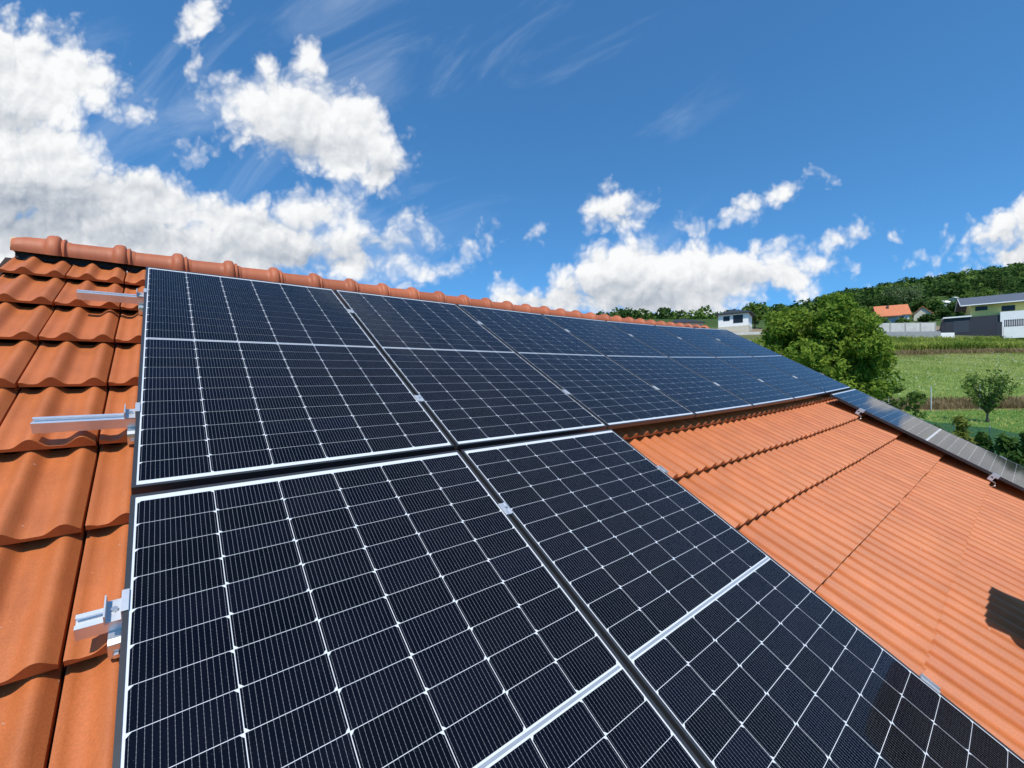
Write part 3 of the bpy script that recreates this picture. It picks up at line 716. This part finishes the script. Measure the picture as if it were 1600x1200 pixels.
def leaf_cloud(centers, radii, n, size, col=None, up=.35, shell=.55, aspect=1.9):
    """numpy leaf quads scattered through ellipsoid clumps; returns verts, faces, rnd"""
    centers = np.asarray(centers, float); radii = np.asarray(radii, float)
    if radii.ndim == 1: radii = np.repeat(radii[:, None], 3, 1)
    wts = (radii.prod(1))**(2/3); wts /= wts.sum()
    k = rng.choice(len(centers), n, p=wts)
    d = rng.normal(size=(n, 3)); d /= np.linalg.norm(d, axis=1)[:, None]
    rr = (shell + (1 - shell)*rng.random(n)**.6) * (1 + rng.normal(size=n)*.08)
    p = centers[k] + d*radii[k]*rr[:, None]
    nrm = d*.8 + rng.normal(size=(n, 3))*.75 + np.array([0, 0, up]); nrm /= np.linalg.norm(nrm, axis=1)[:, None]
    a = np.cross(nrm, rng.normal(size=(n, 3))); a /= np.linalg.norm(a, axis=1)[:, None]
    b = np.cross(nrm, a)
    s = size*(.6 + .8*rng.random(n)); a *= (s*aspect/2)[:, None]; b *= (s/2)[:, None]
    fold = nrm*(s*.18)[:, None]
    v = np.stack([p - a, p - b*.9 - fold*.0, p + a, p + b*.9], 1).reshape(-1, 3)
    f = np.arange(4*n).reshape(-1, 4)
    cl = rng.random(len(centers))
    r = np.clip(.55*cl[k] + .45*rng.random(n) if col is None else col + rng.normal(size=n)*.18, 0, 1)
    return v, f, r
def mesh_np(name, v, f, r, mat, parent=None):
    me = bpy.data.meshes.new(name); nv, nf = len(v), len(f)
    me.vertices.add(nv); me.vertices.foreach_set('co', np.asarray(v, np.float32).ravel())
    k = f.shape[1]
    me.loops.add(nf*k); me.loops.foreach_set('vertex_index', f.astype(np.int32).ravel())
    me.polygons.add(nf); me.polygons.foreach_set('loop_start', (np.arange(nf)*k).astype(np.int32)); me.polygons.foreach_set('loop_total', np.full(nf, k, np.int32))
    at = me.attributes.new('rnd', 'FLOAT', 'FACE'); at.data.foreach_set('value', np.asarray(r, np.float32))
    me.materials.append(mat); me.update(calc_edges=True); me.validate()
    o = bpy.data.objects.new(name, me); COL.objects.link(o)
    if parent is not None: o.parent = parent
    return o
def limb_tree(mb, h, spread, r0, n, base=.25):
    mb.tube([(0, 0, -.2), (.03*h*.1, 0, h*.15), (0, .02*h, h*.35), (.02*h, 0, h*.75)], [r0, r0*.8, r0*.6, r0*.15], 9)
    for i in range(n):
        a = 2*pi*i/n + random.uniform(-.4, .4); z = h*random.uniform(base, .6); e = spread*random.uniform(.5, .9)
        mb.tube([(0, 0, z), (cos(a)*e*.45, sin(a)*e*.45, z + h*.10), (cos(a)*e, sin(a)*e, z + h*random.uniform(.15, .32))], [r0*.4, r0*.25, r0*.06], 6)
def clumps(n, rx, rz, cz, smin, smax, seedpow=.42, flat=1.0):
    c = []; r = []
    for i in range(n):
        d = rng.normal(size=3); d /= np.linalg.norm(d); q = rng.random()**seedpow
        c.append((d[0]*rx*q, d[1]*rx*q, cz + d[2]*rz*q)); s = rng.uniform(smin, smax); r.append((s, s, s*.72*flat))
    return c, r
def tree(name, loc, h, rx, crown_lo, mat, n, size, label, cat='tree', group=None, nclump=60, trunk_r=.2, smin=.18, smax=.34, limbs=9):
    root = tag(empty(name, loc=loc, rz=random.uniform(0, 6)), label, cat, group)
    rz = (h - crown_lo)/2; cz = crown_lo + rz
    c, r = clumps(nclump, rx*.80, rz*.82, cz, smin*rx, smax*rx)
    v, f, rd = leaf_cloud(c, r, n, size)
    mesh_np('crown', v, f, rd, mat, root)
    mb = MB(); limb_tree(mb, h*.9, rx*.8, trunk_r, limbs, base=max(.12, crown_lo/h)); mb.build('trunk', M['bark'], root, smooth=True)
    return root
def on(lat_ratio_px, dep):
    lat = (lat_ratio_px - 800)/F_PX*dep
    return G2(lat, dep, land(lat, dep))
# the big walnut by the gable
rng = np.random.default_rng(23)
p = on(1268, 17.0)
tree('walnut_tree', p, 8.40 - p.z, 2.8, .8, LM['walnut'], 52000, .088, 'large bushy green walnut tree beyond the right end of the roof', nclump=150, trunk_r=.22, smin=.14, smax=.26, limbs=14)
# garden
bush_p = on(1406, 22.0)
tree('shrub', bush_p, 3.0, 1.2, .15, LM['mid'], 1700, .09, 'sparse loose shrub just above the lone right edge panel', 'shrub', nclump=26, trunk_r=.04, smin=.16, smax=.32)
def vase_tree(loc, h, rx, label):
    root = tag(empty('fruit_tree', loc=loc), label, 'tree')
    mb = MB(); mb.tube([(0, 0, -.2), (.02, 0, .3), (0, 0, .55)], [.07, .055, .05], 8)
    cs, rs = [], []
    for i in range(13):
        a = 2*pi*i/13 + random.uniform(-.2, .2); e = rx*random.uniform(.35, 1.0); zz = h*random.uniform(.72, 1.0)
        pts = [(0, 0, .5), (cos(a)*e*.45, sin(a)*e*.45, .5 + (zz-.5)*.42), (cos(a)*e, sin(a)*e, zz)]
        mb.tube(pts, [.035, .022, .006], 6)
        for t in np.linspace(.2, 1, 9):
            q = Vector(pts[1]).lerp(Vector(pts[2]), (t-.4)/.6) if t > .4 else Vector(pts[0]).lerp(Vector(pts[1]), t/.4)
            cs.append(tuple(q)); rs.append(.17*rx/1.2 + .05*random.random())
    v, f, r = leaf_cloud(cs, rs, 2000, .085, shell=.2); mesh_np('crown', v, f, r, LM['mid'], root)
    mb.build('trunk', M['bark'], root, smooth=True)
vase_tree(on(1543, 25.0), 3.0, 1.45, 'small vase shaped fruit tree standing behind the green netting fence')
# thuja plants before the netting
thp = [(1428, 14.6, 1.15, .4), (1462, 14.2, 1.75, .55), (1500, 13.8, 2.0, .6), (1536, 13.2, 1.75, .55), (1572, 12.6, 1.95, .75), (1610, 12.0, 2.1, .8), (1655, 11.4, 2.0, .8), (1520, 11.6, 1.0, .5), (1590, 10.8, 1.0, .55)]
tl = ['small thuja at the left end of the green netting', 'young thuja second from the left before the netting', 'yellowish upright thuja before the green netting', 'narrow dark thuja right of the yellowish one', 'broad dark thuja before the netting near the picture edge', 'large dark thuja at the right edge before the netting', 'thuja partly beyond the right edge before the netting', 'low thuja close above the lone panel edge', 'low dark thuja in the right corner above the panel']
M['thy'] = leafmat('yellow_thuja', (.10, .14, .02), (.22, .24, .05), .25)
for (px, dep, h, rx), lab in zip(thp, tl):
    h *= 1.32; rx *= 1.12; loc = on(px, dep); root = tag(empty('thuja', loc=loc), lab, 'conifer', 'young thuja plants along the netting fence')
    cs, rs = [], []
    for i in range(34):
        t = random.random()**1.2; a = random.uniform(0, 2*pi); e = rx*(1 - t)**.8*random.uniform(.4, 1)
        cs.append((cos(a)*e, sin(a)*e, .08 + h*t*.95)); rs.append((.17*rx+.05, .17*rx+.05, .20))
    v, f, r = leaf_cloud(cs, rs, 2600, .075, up=.1, shell=.2, aspect=3.2)
    mesh_np('foliage', v, f, r, M['thy'] if lab.startswith('yellowish') else LM['thuja'], root)
    mb = MB(); mb.tube([(0, 0, -.1), (0, 0, h*.85)], [.035, .006], 6); mb.build('stem', M['bark'], root)
# green netting fence on posts
def net_mat():
    m_, nt, b, n, l = mat_new('green_netting')
    b.inputs['Base Color'].default_value = (.025, .13, .085, 1); b.inputs['Roughness'].default_value = .7
    tr = n.new('ShaderNodeBsdfTransparent'); ms = n.new('ShaderNodeMixShader'); ms.inputs[0].default_value = .72
    l.new(tr.outputs[0], ms.inputs[1]); l.new(b.outputs[0], ms.inputs[2]); l.new(ms.outputs[0], n['Material Output'].inputs['Surface']); return m_
M['net'] = net_mat(); M['galv'] = plain('galvanised_post', (.62, .64, .66), .5, .4)
root = tag(empty('netting_fence', loc=(0, 0, 0)), 'dark green shade netting fence behind the thuja plants', 'fence')
A, B = on(1395, 18.5), on(1760, 13.5)
mb = MB(); n = 24; ps = []
for i in range(n+1):
    q = A.lerp(B, i/n); q.z = land((q - Vector((CAM.x, CAM.y, 0))).dot(LAT), (q - Vector((CAM.x, CAM.y, 0))).dot(FWD)); ps.append(q)
vs = []
for i, q in enumerate(ps):
    w = .03*sin(i*1.7); vs += [(q.x + w*FWD.x, q.y + w*FWD.y, q.z), (q.x, q.y, q.z + 1.62 - .05*sin(pi*(i % 4)/4))]
mb.add(vs, [(2*i, 2*i+2, 2*i+3, 2*i+1) for i in range(n)], .5); mb.build('netting', M['net'], root, fix=False)
for i in range(0, n+1, 4):
    pb = MB(); q = ps[i] + FWD*.05; pb.tube([(q.x, q.y, q.z - .2), (q.x, q.y, q.z + 1.66)], .022, 8); pb.build('post', M['galv'], root)
# field fence posts
for i, (px, lab) in enumerate(((1388, 'thin pale fence post half hidden by the loose shrub'), (1455, 'thin pale metal fence post standing alone at the field edge'), (1531, 'thin pale fence post behind the fruit tree'))):
    q = on(px, 33.5); mb = MB(); mb.tube([(0, 0, -.3), (0, 0, 1.85)], .035, 8)
    mb.box(-.045, .045, -.045, .045, 1.85, 1.89)
    o = mb.build('fence_post', M['galv'], None, matrix=Matrix.Translation(q)); tag(o, lab, 'post', 'pale posts of the field fence')

def blades(n, la, da, hmin, hmax, wid, lean, mat, name, nb=3, mask=None):
    """upright bent blades scattered over a strip of land"""
    lat = rng.uniform(*la, n); dep = rng.uniform(*da, n)
    if mask is not None:
        k = mask(lat, dep); lat, dep = lat[k], dep[k]; n = len(lat)
    z = np.array([land(a, d) for a, d in zip(lat, dep)])
    base = np.array([CAM.x, CAM.y, 0]) + lat[:, None]*np.array(LAT) + dep[:, None]*np.array(FWD); base[:, 2] = z
    vs, rs = [], []
    for b in range(nb):
        a = rng.uniform(0, 2*pi, n); h = rng.uniform(hmin, hmax, n); le = rng.uniform(.3, 1, n)*lean*h
        dx = np.stack([np.cos(a), np.sin(a), 0*a], 1); sx = np.stack([-np.sin(a), np.cos(a), 0*a], 1)*wid/2
        z0 = rng.uniform(0, .45, n)*h*(0 if nb <= 3 else 1); b0 = base + dx*.03; b0 = b0 + np.stack([0*a, 0*a, z0], 1)
        mid = b0 + dx*(le*.35)[:, None] + np.stack([0*a, 0*a, (h - z0)*.62], 1); tip = b0 + dx*le[:, None] + np.stack([0*a, 0*a, (h - z0)*rng.uniform(.6, 1.0, n)], 1)
        vs.append(np.stack([b0 - sx*.7, b0 + sx*.7, mid + sx, mid - sx], 1)); vs.append(np.stack([mid - sx, mid + sx, tip + sx*.15, tip - sx*.15], 1))
        r = np.clip(rng.normal(.5, .16, n) + .42*np.sin(lat*.33 + 1.7*np.sin(dep*.21))*np.cos(dep*.45 + np.sin(lat*.5)) + .18*np.sin(lat*1.3 + dep*.9), 0, 1); rs += [r, r]
    v = np.concatenate(vs).reshape(-1, 3); f = np.arange(len(v)).reshape(-1, 4)
    return mesh_np(name, v, f, np.concatenate(rs), mat)
o = blades(7000, (55, 125), (76, 88), 1.2, 2.0, .10, .5, LM['corn'], 'maize_field', nb=6, mask=lambda a, d: a/d > .72); tag(o, 'tall green maize crop in front of the yellow house', 'maize', kind='stuff')
o = blades(52000, (18, 105), (37, 74), .10, .34, .035, .8, LM['grass'], 'meadow_grass', nb=2, mask=lambda a, d: (a/d > .6) & (a/d < 1.45)); tag(o, 'light green meadow grass on the slope below the maize', 'grass', kind='stuff')
o = blades(5000, (22, 52), (33.5, 36.5), .35, .8, .03, .5, LM['straw'], 'dry_grass', nb=3); tag(o, 'brown dry grass strip along the field fence', 'dry grass', kind='stuff')
o = blades(5000, (50, 125), (71.5, 75.5), .4, .9, .06, .6, LM['straw'], 'dry_grass_margin', nb=2, mask=lambda a, d: a/d > .6); tag(o, 'brownish dry grass margin at the foot of the maize', 'dry grass', kind='stuff')
o = blades(9000, (12, 50), (15, 33), .06, .18, .04, .7, LM['grass'], 'garden_grass', nb=2, mask=lambda a, d: (a/d > .6) & (a/d < 1.5)); tag(o, 'short bright grass around the fruit tree', 'grass', kind='stuff')
# white flower heads in the meadow
n = 900; la = rng.uniform(30, 95, n); de = rng.uniform(38, 70, n); cs = []
for a, d in zip(la, de):
    if .62 < a/d < 1.4 and sin(a*.5)*cos(d*.33 + a*.1) > -.1: q = G2(a, d, land(a, d) + .34); cs.append(tuple(q))
v, f, r = leaf_cloud(cs, [.09]*len(cs), len(cs)*5, .10, up=2.0, aspect=1.1)
M['flower'] = leafmat('white_flowers', (.55, .58, .45), (.75, .75, .66), .2)
o = mesh_np('wild_flowers', v, f, r, M['flower']); tag(o, 'scattered white wild flowers in the green meadow', 'flowers', kind='stuff')

# ------------------------------------------------------------------ buildings across the valley (local x = across, y = away, z up)
M['yellow'] = plain('yellow_green_render', (.72, .60, .20), .85, noise=.05, nscale=1.5)
M['anth'] = plain('anthracite_cladding', (.028, .032, .042), .7, noise=.12, nscale=3)
M['slate'] = plain('slate_grey_roof', (.10, .115, .14), .65, noise=.12, nscale=2)
M['orange'] = plain('orange_roof_tiles', (.58, .185, .075), .75, noise=.15, nscale=1.8, rnd=.1)
M['beige'] = plain('beige_render', (.60, .54, .42), .85, noise=.06, nscale=1.5)
M['greyw'] = plain('pale_grey_render', (.52, .56, .62), .85, noise=.06, nscale=1.5)
M['conc'] = plain('concrete', (.56, .53, .48), .9, noise=.14, nscale=.9)
M['glass'] = plain('dark_window_glass', (.015, .018, .022), .15, spec=.25)
M['trim'] = plain('white_trim', (.82, .82, .80), .6)
def at_house(px, dep, zb, name, label, rz=0.0, cat='house', group=None):
    lat = (px - 800)/F_PX*dep
    q = G2(lat, dep, zb); ang = math.atan2(LAT.y, LAT.x) + rz
    return tag(empty(name, loc=q, rz=ang), label, cat, group)
def facade(px0, px1, dep, rz):
    """length of a wall that turns by rz and spans two bearings"""
    t0, t1 = (px0 - 800)/F_PX, (px1 - 800)/F_PX
    return (t1 - t0)*dep/(cos(rz) - t1*sin(rz))
def window(parent, x0, x1, z0, z1, y, side=None):
    w = MB(); t = .07
    if side is None:
        w.box(x0, x1, y - .06, y - .003, z0, z0 + t); w.box(x0, x1, y - .06, y - .003, z1 - t, z1); w.box(x0, x0 + t, y - .06, y - .003, z0 + t, z1 - t); w.box(x1 - t, x1, y - .06, y - .003, z0 + t, z1 - t)
    fr = w.build('window', M['anth'], parent)
    g = MB(); g.box(x0 + t, x1 - t, y - .03, y - .004, z0 + t, z1 - t); g.build('pane', M['glass'], fr)
    return fr
# yellow house with its dark garage
RZY = -.74
def X9(px): return facade(1517, px, 95, RZY)
yh = at_house(1517, 95, 13.9, 'house', 'yellow green house with dark grey roof and black garage block on the hillside', RZY)
b = MB(); b.box(0, X9(1660), 0, 9, 2.95, 5.75); b.add([(.02, 0, 5.75), (.02, 9, 5.75), (.02, 4.5, 7.5), (.2, 0, 5.75), (.2, 9, 5.75), (.2, 4.5, 7.5)], [(0, 2, 1), (3, 4, 5), (0, 3, 5, 2), (2, 5, 4, 1)]); b.build('upper_wall', M['yellow'], yh)
b = MB(); b.box(X9(1475), X9(1561), -1.2, 9, -1.5, 3.2); b.build('garage', M['anth'], yh)
b = MB(); b.prism([(X9(1468), -1.5), (X9(1475) - .003, -1.5), (X9(1475) - .003, 3.2)], -1.15, 8.9, axis='y'); b.build('garage_wing', M['anth'], yh)
b = MB(); b.box(X9(1473), X9(1517), -1.6, 4, 3.203, 3.50); b.build('garage_roof', M['trim'], yh)
b = MB(); b.box(X9(1517) - .05, X9(1562), -.25, .8, 2.70, 2.947); b.build('fascia', M['trim'], yh)
b = MB(); b.box(X9(1561) + .003, X9(1660), -1.6, 2, -1.5, 3.75); b.build('white_wing', M['white'], yh)
rf = MB()
ridge_z, ez = 8.0, 5.72
x0, x1 = -1.7, X9(1672)
for (ya, za, yb, zb) in ((-1.3, ez, 4.5, ridge_z), (10.3, ez, 4.5, ridge_z)):
    rf.add([(x0, ya, za), (x1, ya, za), (x1, yb, zb), (x0, yb, zb), (x0, ya, za + .22), (x1, ya, za + .22), (x1, yb, zb + .22), (x0, yb, zb + .22)], [(0, 1, 2, 3), (4, 5, 6, 7), (0, 1, 5, 4), (1, 2, 6, 5), (2, 3, 7, 6), (3, 0, 4, 7)])
rfo = rf.build('roof', M['slate'], yh)
b = MB(); b.prism([(-1.33, ez - .05), (-1.33, ez + .24), (4.5, ridge_z + .25), (10.33, ez + .24), (10.33, ez - .05), (4.5, ridge_z - .05)], x0 - .06, x0 - .003); b.build('verge_board', M['trim'], rfo)
b = MB(); b.box(x0, x1, -1.40, -1.303, ez - .02, ez + .20); b.build('gutter', M['trim'], rfo)
window(yh, X9(1524), X9(1543), 4.55, 5.45, 0); window(yh, X9(1565), X9(1586), 4.0, 5.15, 0)
b = MB(); b.box(X9(1489), X9(1513), -1.24, -1.205, -.2, 2.5); b.build('garage_door', plain('garage_door', (.045, .05, .06), .5), yh)
# its front fence
ff = at_house(1568, 87.3, 13.2, 'garden_fence', 'dark slatted fence on a low white wall before the yellow house', RZY, cat='fence')
b = MB(); b.box(0, 14, -.15, .15, -1.6, .75); b.build('base_wall', M['white'], ff)
b = MB()
for i in range(58): b.box(.1 + i*.24,   .1 + i*.24 + .15, -.03, .03, .753, 2.25)
b.box(.1, 13.9, .031, .06, .95, 1.02); b.box(.1, 13.9, .031, .06, 2.0, 2.07); b.box(-1.0, -.2, -.15, .15, -1.6, 1.9); b.build('slat_panel', M['anth'], ff)
# concrete retaining walls left of the garage
cw = at_house(1368, 91, 13.2, 'retaining_wall', 'pale concrete panel wall left of the dark garage', cat='wall')
b = MB(); kk = 91/F_PX
for i in range(4): b.box(i*23.5*kk, (i + 1)*23.5*kk - .25, -.1, .1, .3, 2.35 - (0 if i < 4 else 0))
b.build('panel', M['conc'], cw)
b = MB()
for i in range(5): b.box(i*23.5*kk - .24, i*23.5*kk - .01, -.16, .16, -.5, 2.45)
b.build('pilaster', plain('darker_concrete', (.36, .34, .31), .9, noise=.1), cw)
lw = at_house(1362, 89, 12.2, 'low_wall', 'low grey concrete wall below the pale panel wall', cat='wall')
b = MB(); b.box(0, 107*89/F_PX, -.12, .12, -.8, 1.25); b.build('wall_body', plain('grey_block_wall', (.30, .30, .30), .9, noise=.12, nscale=1.2), lw)
b = MB(); b.box(104*89/F_PX + .4, 128*89/F_PX, -.2, .2, -.8, .9); b.build('white_kerb', M['white'], lw)

def gable_house(px, dep, zb, w, d, hw, hr, rz, label, wallm, roofm, name='house', over=.5, wins=(), ridge='x', chim=False):
    root = at_house(px, dep, zb, name, label, rz)
    b = MB(); b.box(0, w, 0, d, -2.0, hw)
    if ridge == 'x': b.prism([(0, hw), (d, hw), (d/2, hr - .12)], 0.01, w - .01)
    else: b.prism([(0, hw), (w, hw), (w/2, hr - .12)], 0.01, d - .01, axis='y')
    b.build('wall', wallm, root)
    r = MB(); th = .18
    sl = (hr - hw)/((d if ridge == 'x' else w)/2); lo = hw - over*sl
    def slab(a0, z0, a1, z1):
        if ridge == 'x': q = [(-over, a0, z0), (w + over, a0, z0), (w + over, a1, z1), (-over, a1, z1)]
        else: q = [(a0, -over, z0), (a0, d + over, z0), (a1, d + over, z1), (a1, -over, z1)]
        r.add(q + [(x, y, z + th) for x, y, z in q], [(0, 1, 2, 3), (4, 5, 6, 7), (0, 1, 5, 4), (1, 2, 6, 5), (2, 3, 7, 6), (3, 0, 4, 7)], random.random())
    D_ = d if ridge == 'x' else w
    slab(-over, lo, D_/2, hr); slab(D_ + over, lo, D_/2, hr)
    ro = r.build('roof', roofm, root)
    if chim: c = MB(); c.box(w*.35, w*.35 + .5, d*.30, d*.30 + .5, hw + .4, hr + .1); c.build('chimney_or_shadow_block', M['brick'], ro)
    for (a, b2, c, e) in wins: window(root, a, b2, c, e, 0)
    return root
# orange roofed houses
oh = gable_house(1372, 138, land((1372-800)/F_PX*138, 138), facade(1372, 1421, 138, -.52), 7, 2.9, 6.1, -.52, 'house with a broad orange tiled roof on the hillside', M['greyw'], M['orange'], wins=((.8, 1.6, .9, 2.1), (5.4, 6.4, .8, 2.1)), chim=True)
b = MB(); b.add([(-.3, -2.2, 2.1), (5.5, -2.2, 2.1), (5.5, -.003, 2.75), (-.3, -.003, 2.75), (-.3, -2.2, 2.25), (5.5, -2.2, 2.25), (5.5, -.003, 2.9), (-.3, -.003, 2.9)], [(0, 1, 2, 3), (4, 5, 6, 7), (0, 1, 5, 4), (1, 2, 6, 5), (2, 3, 7, 6), (3, 0, 4, 7)]); b.build('porch_roof', M['orange'], oh)
gable_house(1428, 150, land((1428-800)/F_PX*150, 150) - .3, facade(1428, 1456, 150, -.8), 10, 2.6, 4.9, -.8, 'smaller orange roofed house showing its beige gable', M['beige'], M['orange'], ridge='y', wins=((2.6, 4.0, .8, 2.0),))
# white hip-roofed house left of the walnut
wh = at_house(1123, 110, land((1123-800)/F_PX*110, 110) + .2, 'house', 'white house with a dark hipped roof left of the big tree', -.62)
b = MB(); b.box(0, 6.9, 0, 8.0, -2, 4.0); b.build('wall', M['white'], wh)
b = MB(); b.box(-.06, 6.96, -.06, 8.06, -2, .85); b.build('plinth', M['beige'], wh)
b = MB(); e = .75; ap = [(2.9, 4.0, 5.5), (4.0, 4.0, 5.5)]
vs = [(-e, -e, 3.95), (6.9 + e, -e, 3.95), (6.9 + e, 8 + e, 3.95), (-e, 8 + e, 3.95), (-e, -e, 4.2), (6.9 + e, -e, 4.2), (6.9 + e, 8 + e, 4.2), (-e, 8 + e, 4.2)] + ap
b.add(vs, [(3, 2, 1, 0), (0, 1, 5, 4), (1, 2, 6, 5), (2, 3, 7, 6), (3, 0, 4, 7), (4, 5, 9, 8), (5, 6, 9), (6, 7, 8, 9), (7, 4, 8)]); b.build('roof', M['anth'], wh)
window(wh, 1.2, 2.7, 2.3, 3.5, 0); window(wh, 3.5, 5.7, 1.6, 3.6, 0)
# dark hipped roof beyond the ridge
dh = at_house(1050, 120, land((1050-800)/F_PX*120, 120) - .3, 'house', 'low house with a dark hipped roof just above the far ridge tiles')
b = MB(); b.box(0, 9, 0, 8, -3, 2.2); b.build('wall', M['beige'], dh)
b = MB(); b.add([(-.8, -.8, 2.2), (9.8, -.8, 2.2), (9.8, 8.8, 2.2), (-.8, 8.8, 2.2), (3.2, 4, 3.7), (5.8, 4, 3.7)], [(3, 2, 1, 0), (0, 1, 5, 4), (1, 2, 5), (2, 3, 4, 5), (3, 0, 4)]); b.build('roof', M['anth'], dh)
window(dh, 2, 3.2, .6, 1.7, 0)
# pale wall and road bank below the white house
b = MB(); q = at_house(1135, 100, land((1135-800)/F_PX*100, 100) - .4, 'retaining_wall', 'pale low wall below the white house', -.1, 'wall')
b.box(0, 9, -.2, .2, -1, 1.0); b.build('wall_body', M['conc'], q)
# little white buildings up the hill
for i, (px, py, dep, w, h, lab) in enumerate(((1455, 452, 330, 6.5, 2.2, 'tiny white flat shed among the trees on the upper slope'), (1522, 446, 340, 6, 3, 'tiny white cabin high on the wooded hill'), (1477, 471, 210, 3.4, 2.6, 'small white cabin left of the yellow house roof'), (1582, 458, 230, 6, 4.2, 'small pale house partly behind trees above the slate roof'), (1497, 465, 240, 3, 2.2, 'small beige hut on the slope above the yellow house'))):
    zt = CAM.z + (581.5 - 0.0133*(px - 1600) - py)/F_PX*dep
    lat = (px - 800)/F_PX*dep
    root = gable_house(px, dep, zt - h, w, 4, h*.75, h + .5, random.uniform(-.2, .2), lab, M['white'] if i != 4 else M['beige'], M['slate'] if i % 2 else M['trim'], name='cabin', over=.25, wins=((w*.3, w*.6, h*.25, h*.6),))
    root['category'] = 'cabin'; root['group'] = 'small buildings scattered on the wooded hill'
# earth bank by the orange house
# ------------------------------------------------------------------ trees on the hillside
kinds = [('dark', 'dark green'), ('mid', 'mid green'), ('pale', 'pale silvery green')]
spots = [(1345, 150, 6.5, 4.0, 1, 'mid green tree right behind the big walnut'), (1352, 205, 9, 5.2, 0, 'dark green tree above the left end of the orange roof'), (1380, 215, 10, 5.5, 0, 'dark tree behind the ridge of the broad orange roof'), (1398, 235, 12, 6, 2, 'pale willow like tree above the broad orange roof'), (1424, 225, 13, 6.5, 2, 'tall pale tree above the smaller orange roof'), (1440, 190, 9, 5, 0, 'dark tree behind the smaller orange house'), (1460, 185, 8, 4.6, 1, 'mid green tree right of the smaller orange house'), (1474, 150, 4.5, 2.9, 0, 'dark bush before the small white cabin'), (1490, 165, 7, 4.2, 0, 'dark tree left of the slate roof gable'), (1448, 141, 2.6, 2.6, 0, 'low shrub before the beige gable'), (1408, 133, 1.8, 2.4, 1, 'low green shrub before the orange house wall'), (1510, 215, 9, 5.5, 1, 'mid green tree above the slate roof, left one'), (1540, 220, 10, 6, 1, 'mid green tree above the slate roof, middle one'), (1568, 205, 9, 5.5, 2, 'pale tree above the slate roof, right one'), (1590, 190, 16, 7, 0, 'large dark tree at the right picture edge above the slate roof'), (1562, 245, 18, 8, 0, 'broad dark tree crowning the right slope'), (1180, 125, 8, 4, 1, 'tree half hidden left behind the big walnut'), (1160, 132, 5.5, 3, 2, 'pale bush behind the white house'), (1368, 120, 2.4, 3.0, 1, 'green shrub on the bank above the panel wall'), (1395, 104, 1.2, 2.4, 1, 'flat green shrub on the earth bank')]
for (px, dep, h, rx, ki, lab) in spots:
    tree('hillside_tree', on(px, dep), h, rx, h*.08, LM[kinds[ki][0]], 1500 if dep > 100 else 900, .55 if h > 4 else .35, lab, 'tree', 'trees on the hillside', nclump=26, trunk_r=.25 if h > 4 else .08, smin=.28, smax=.5)
# far wood as one mass
cs, rs = [], []
for i in range(4300):
    dep = 235 + 480*random.random()**.8; ratio = random.uniform(.18, 1.75)
    if .75 < ratio and dep < 240: continue
    lat = ratio*dep; h = random.uniform(4.5, 9.5)
    g = G2(lat, dep, land(lat, dep) + h*.42); s = h*random.uniform(.45, .62)
    cs.append(tuple(g)); rs.append((s, s, h*.55))
for hi, sel in (('dark', 0), ('mid', 1)):
    c2 = [c for i, c in enumerate(cs) if (i % 3 == 2) == bool(sel)]; r2 = [r for i, r in enumerate(rs) if (i % 3 == 2) == bool(sel)]
    v, f, r = leaf_cloud(c2, r2, 52 * len(c2), 1.7, shell=.75, aspect=1.3)
    o = mesh_np('woodland', v, f, r, LM[hi]); tag(o, ('dark dense woodland covering the far hill' if not sel else 'lighter green patches of woodland on the far hill'), 'woodland', kind='stuff')
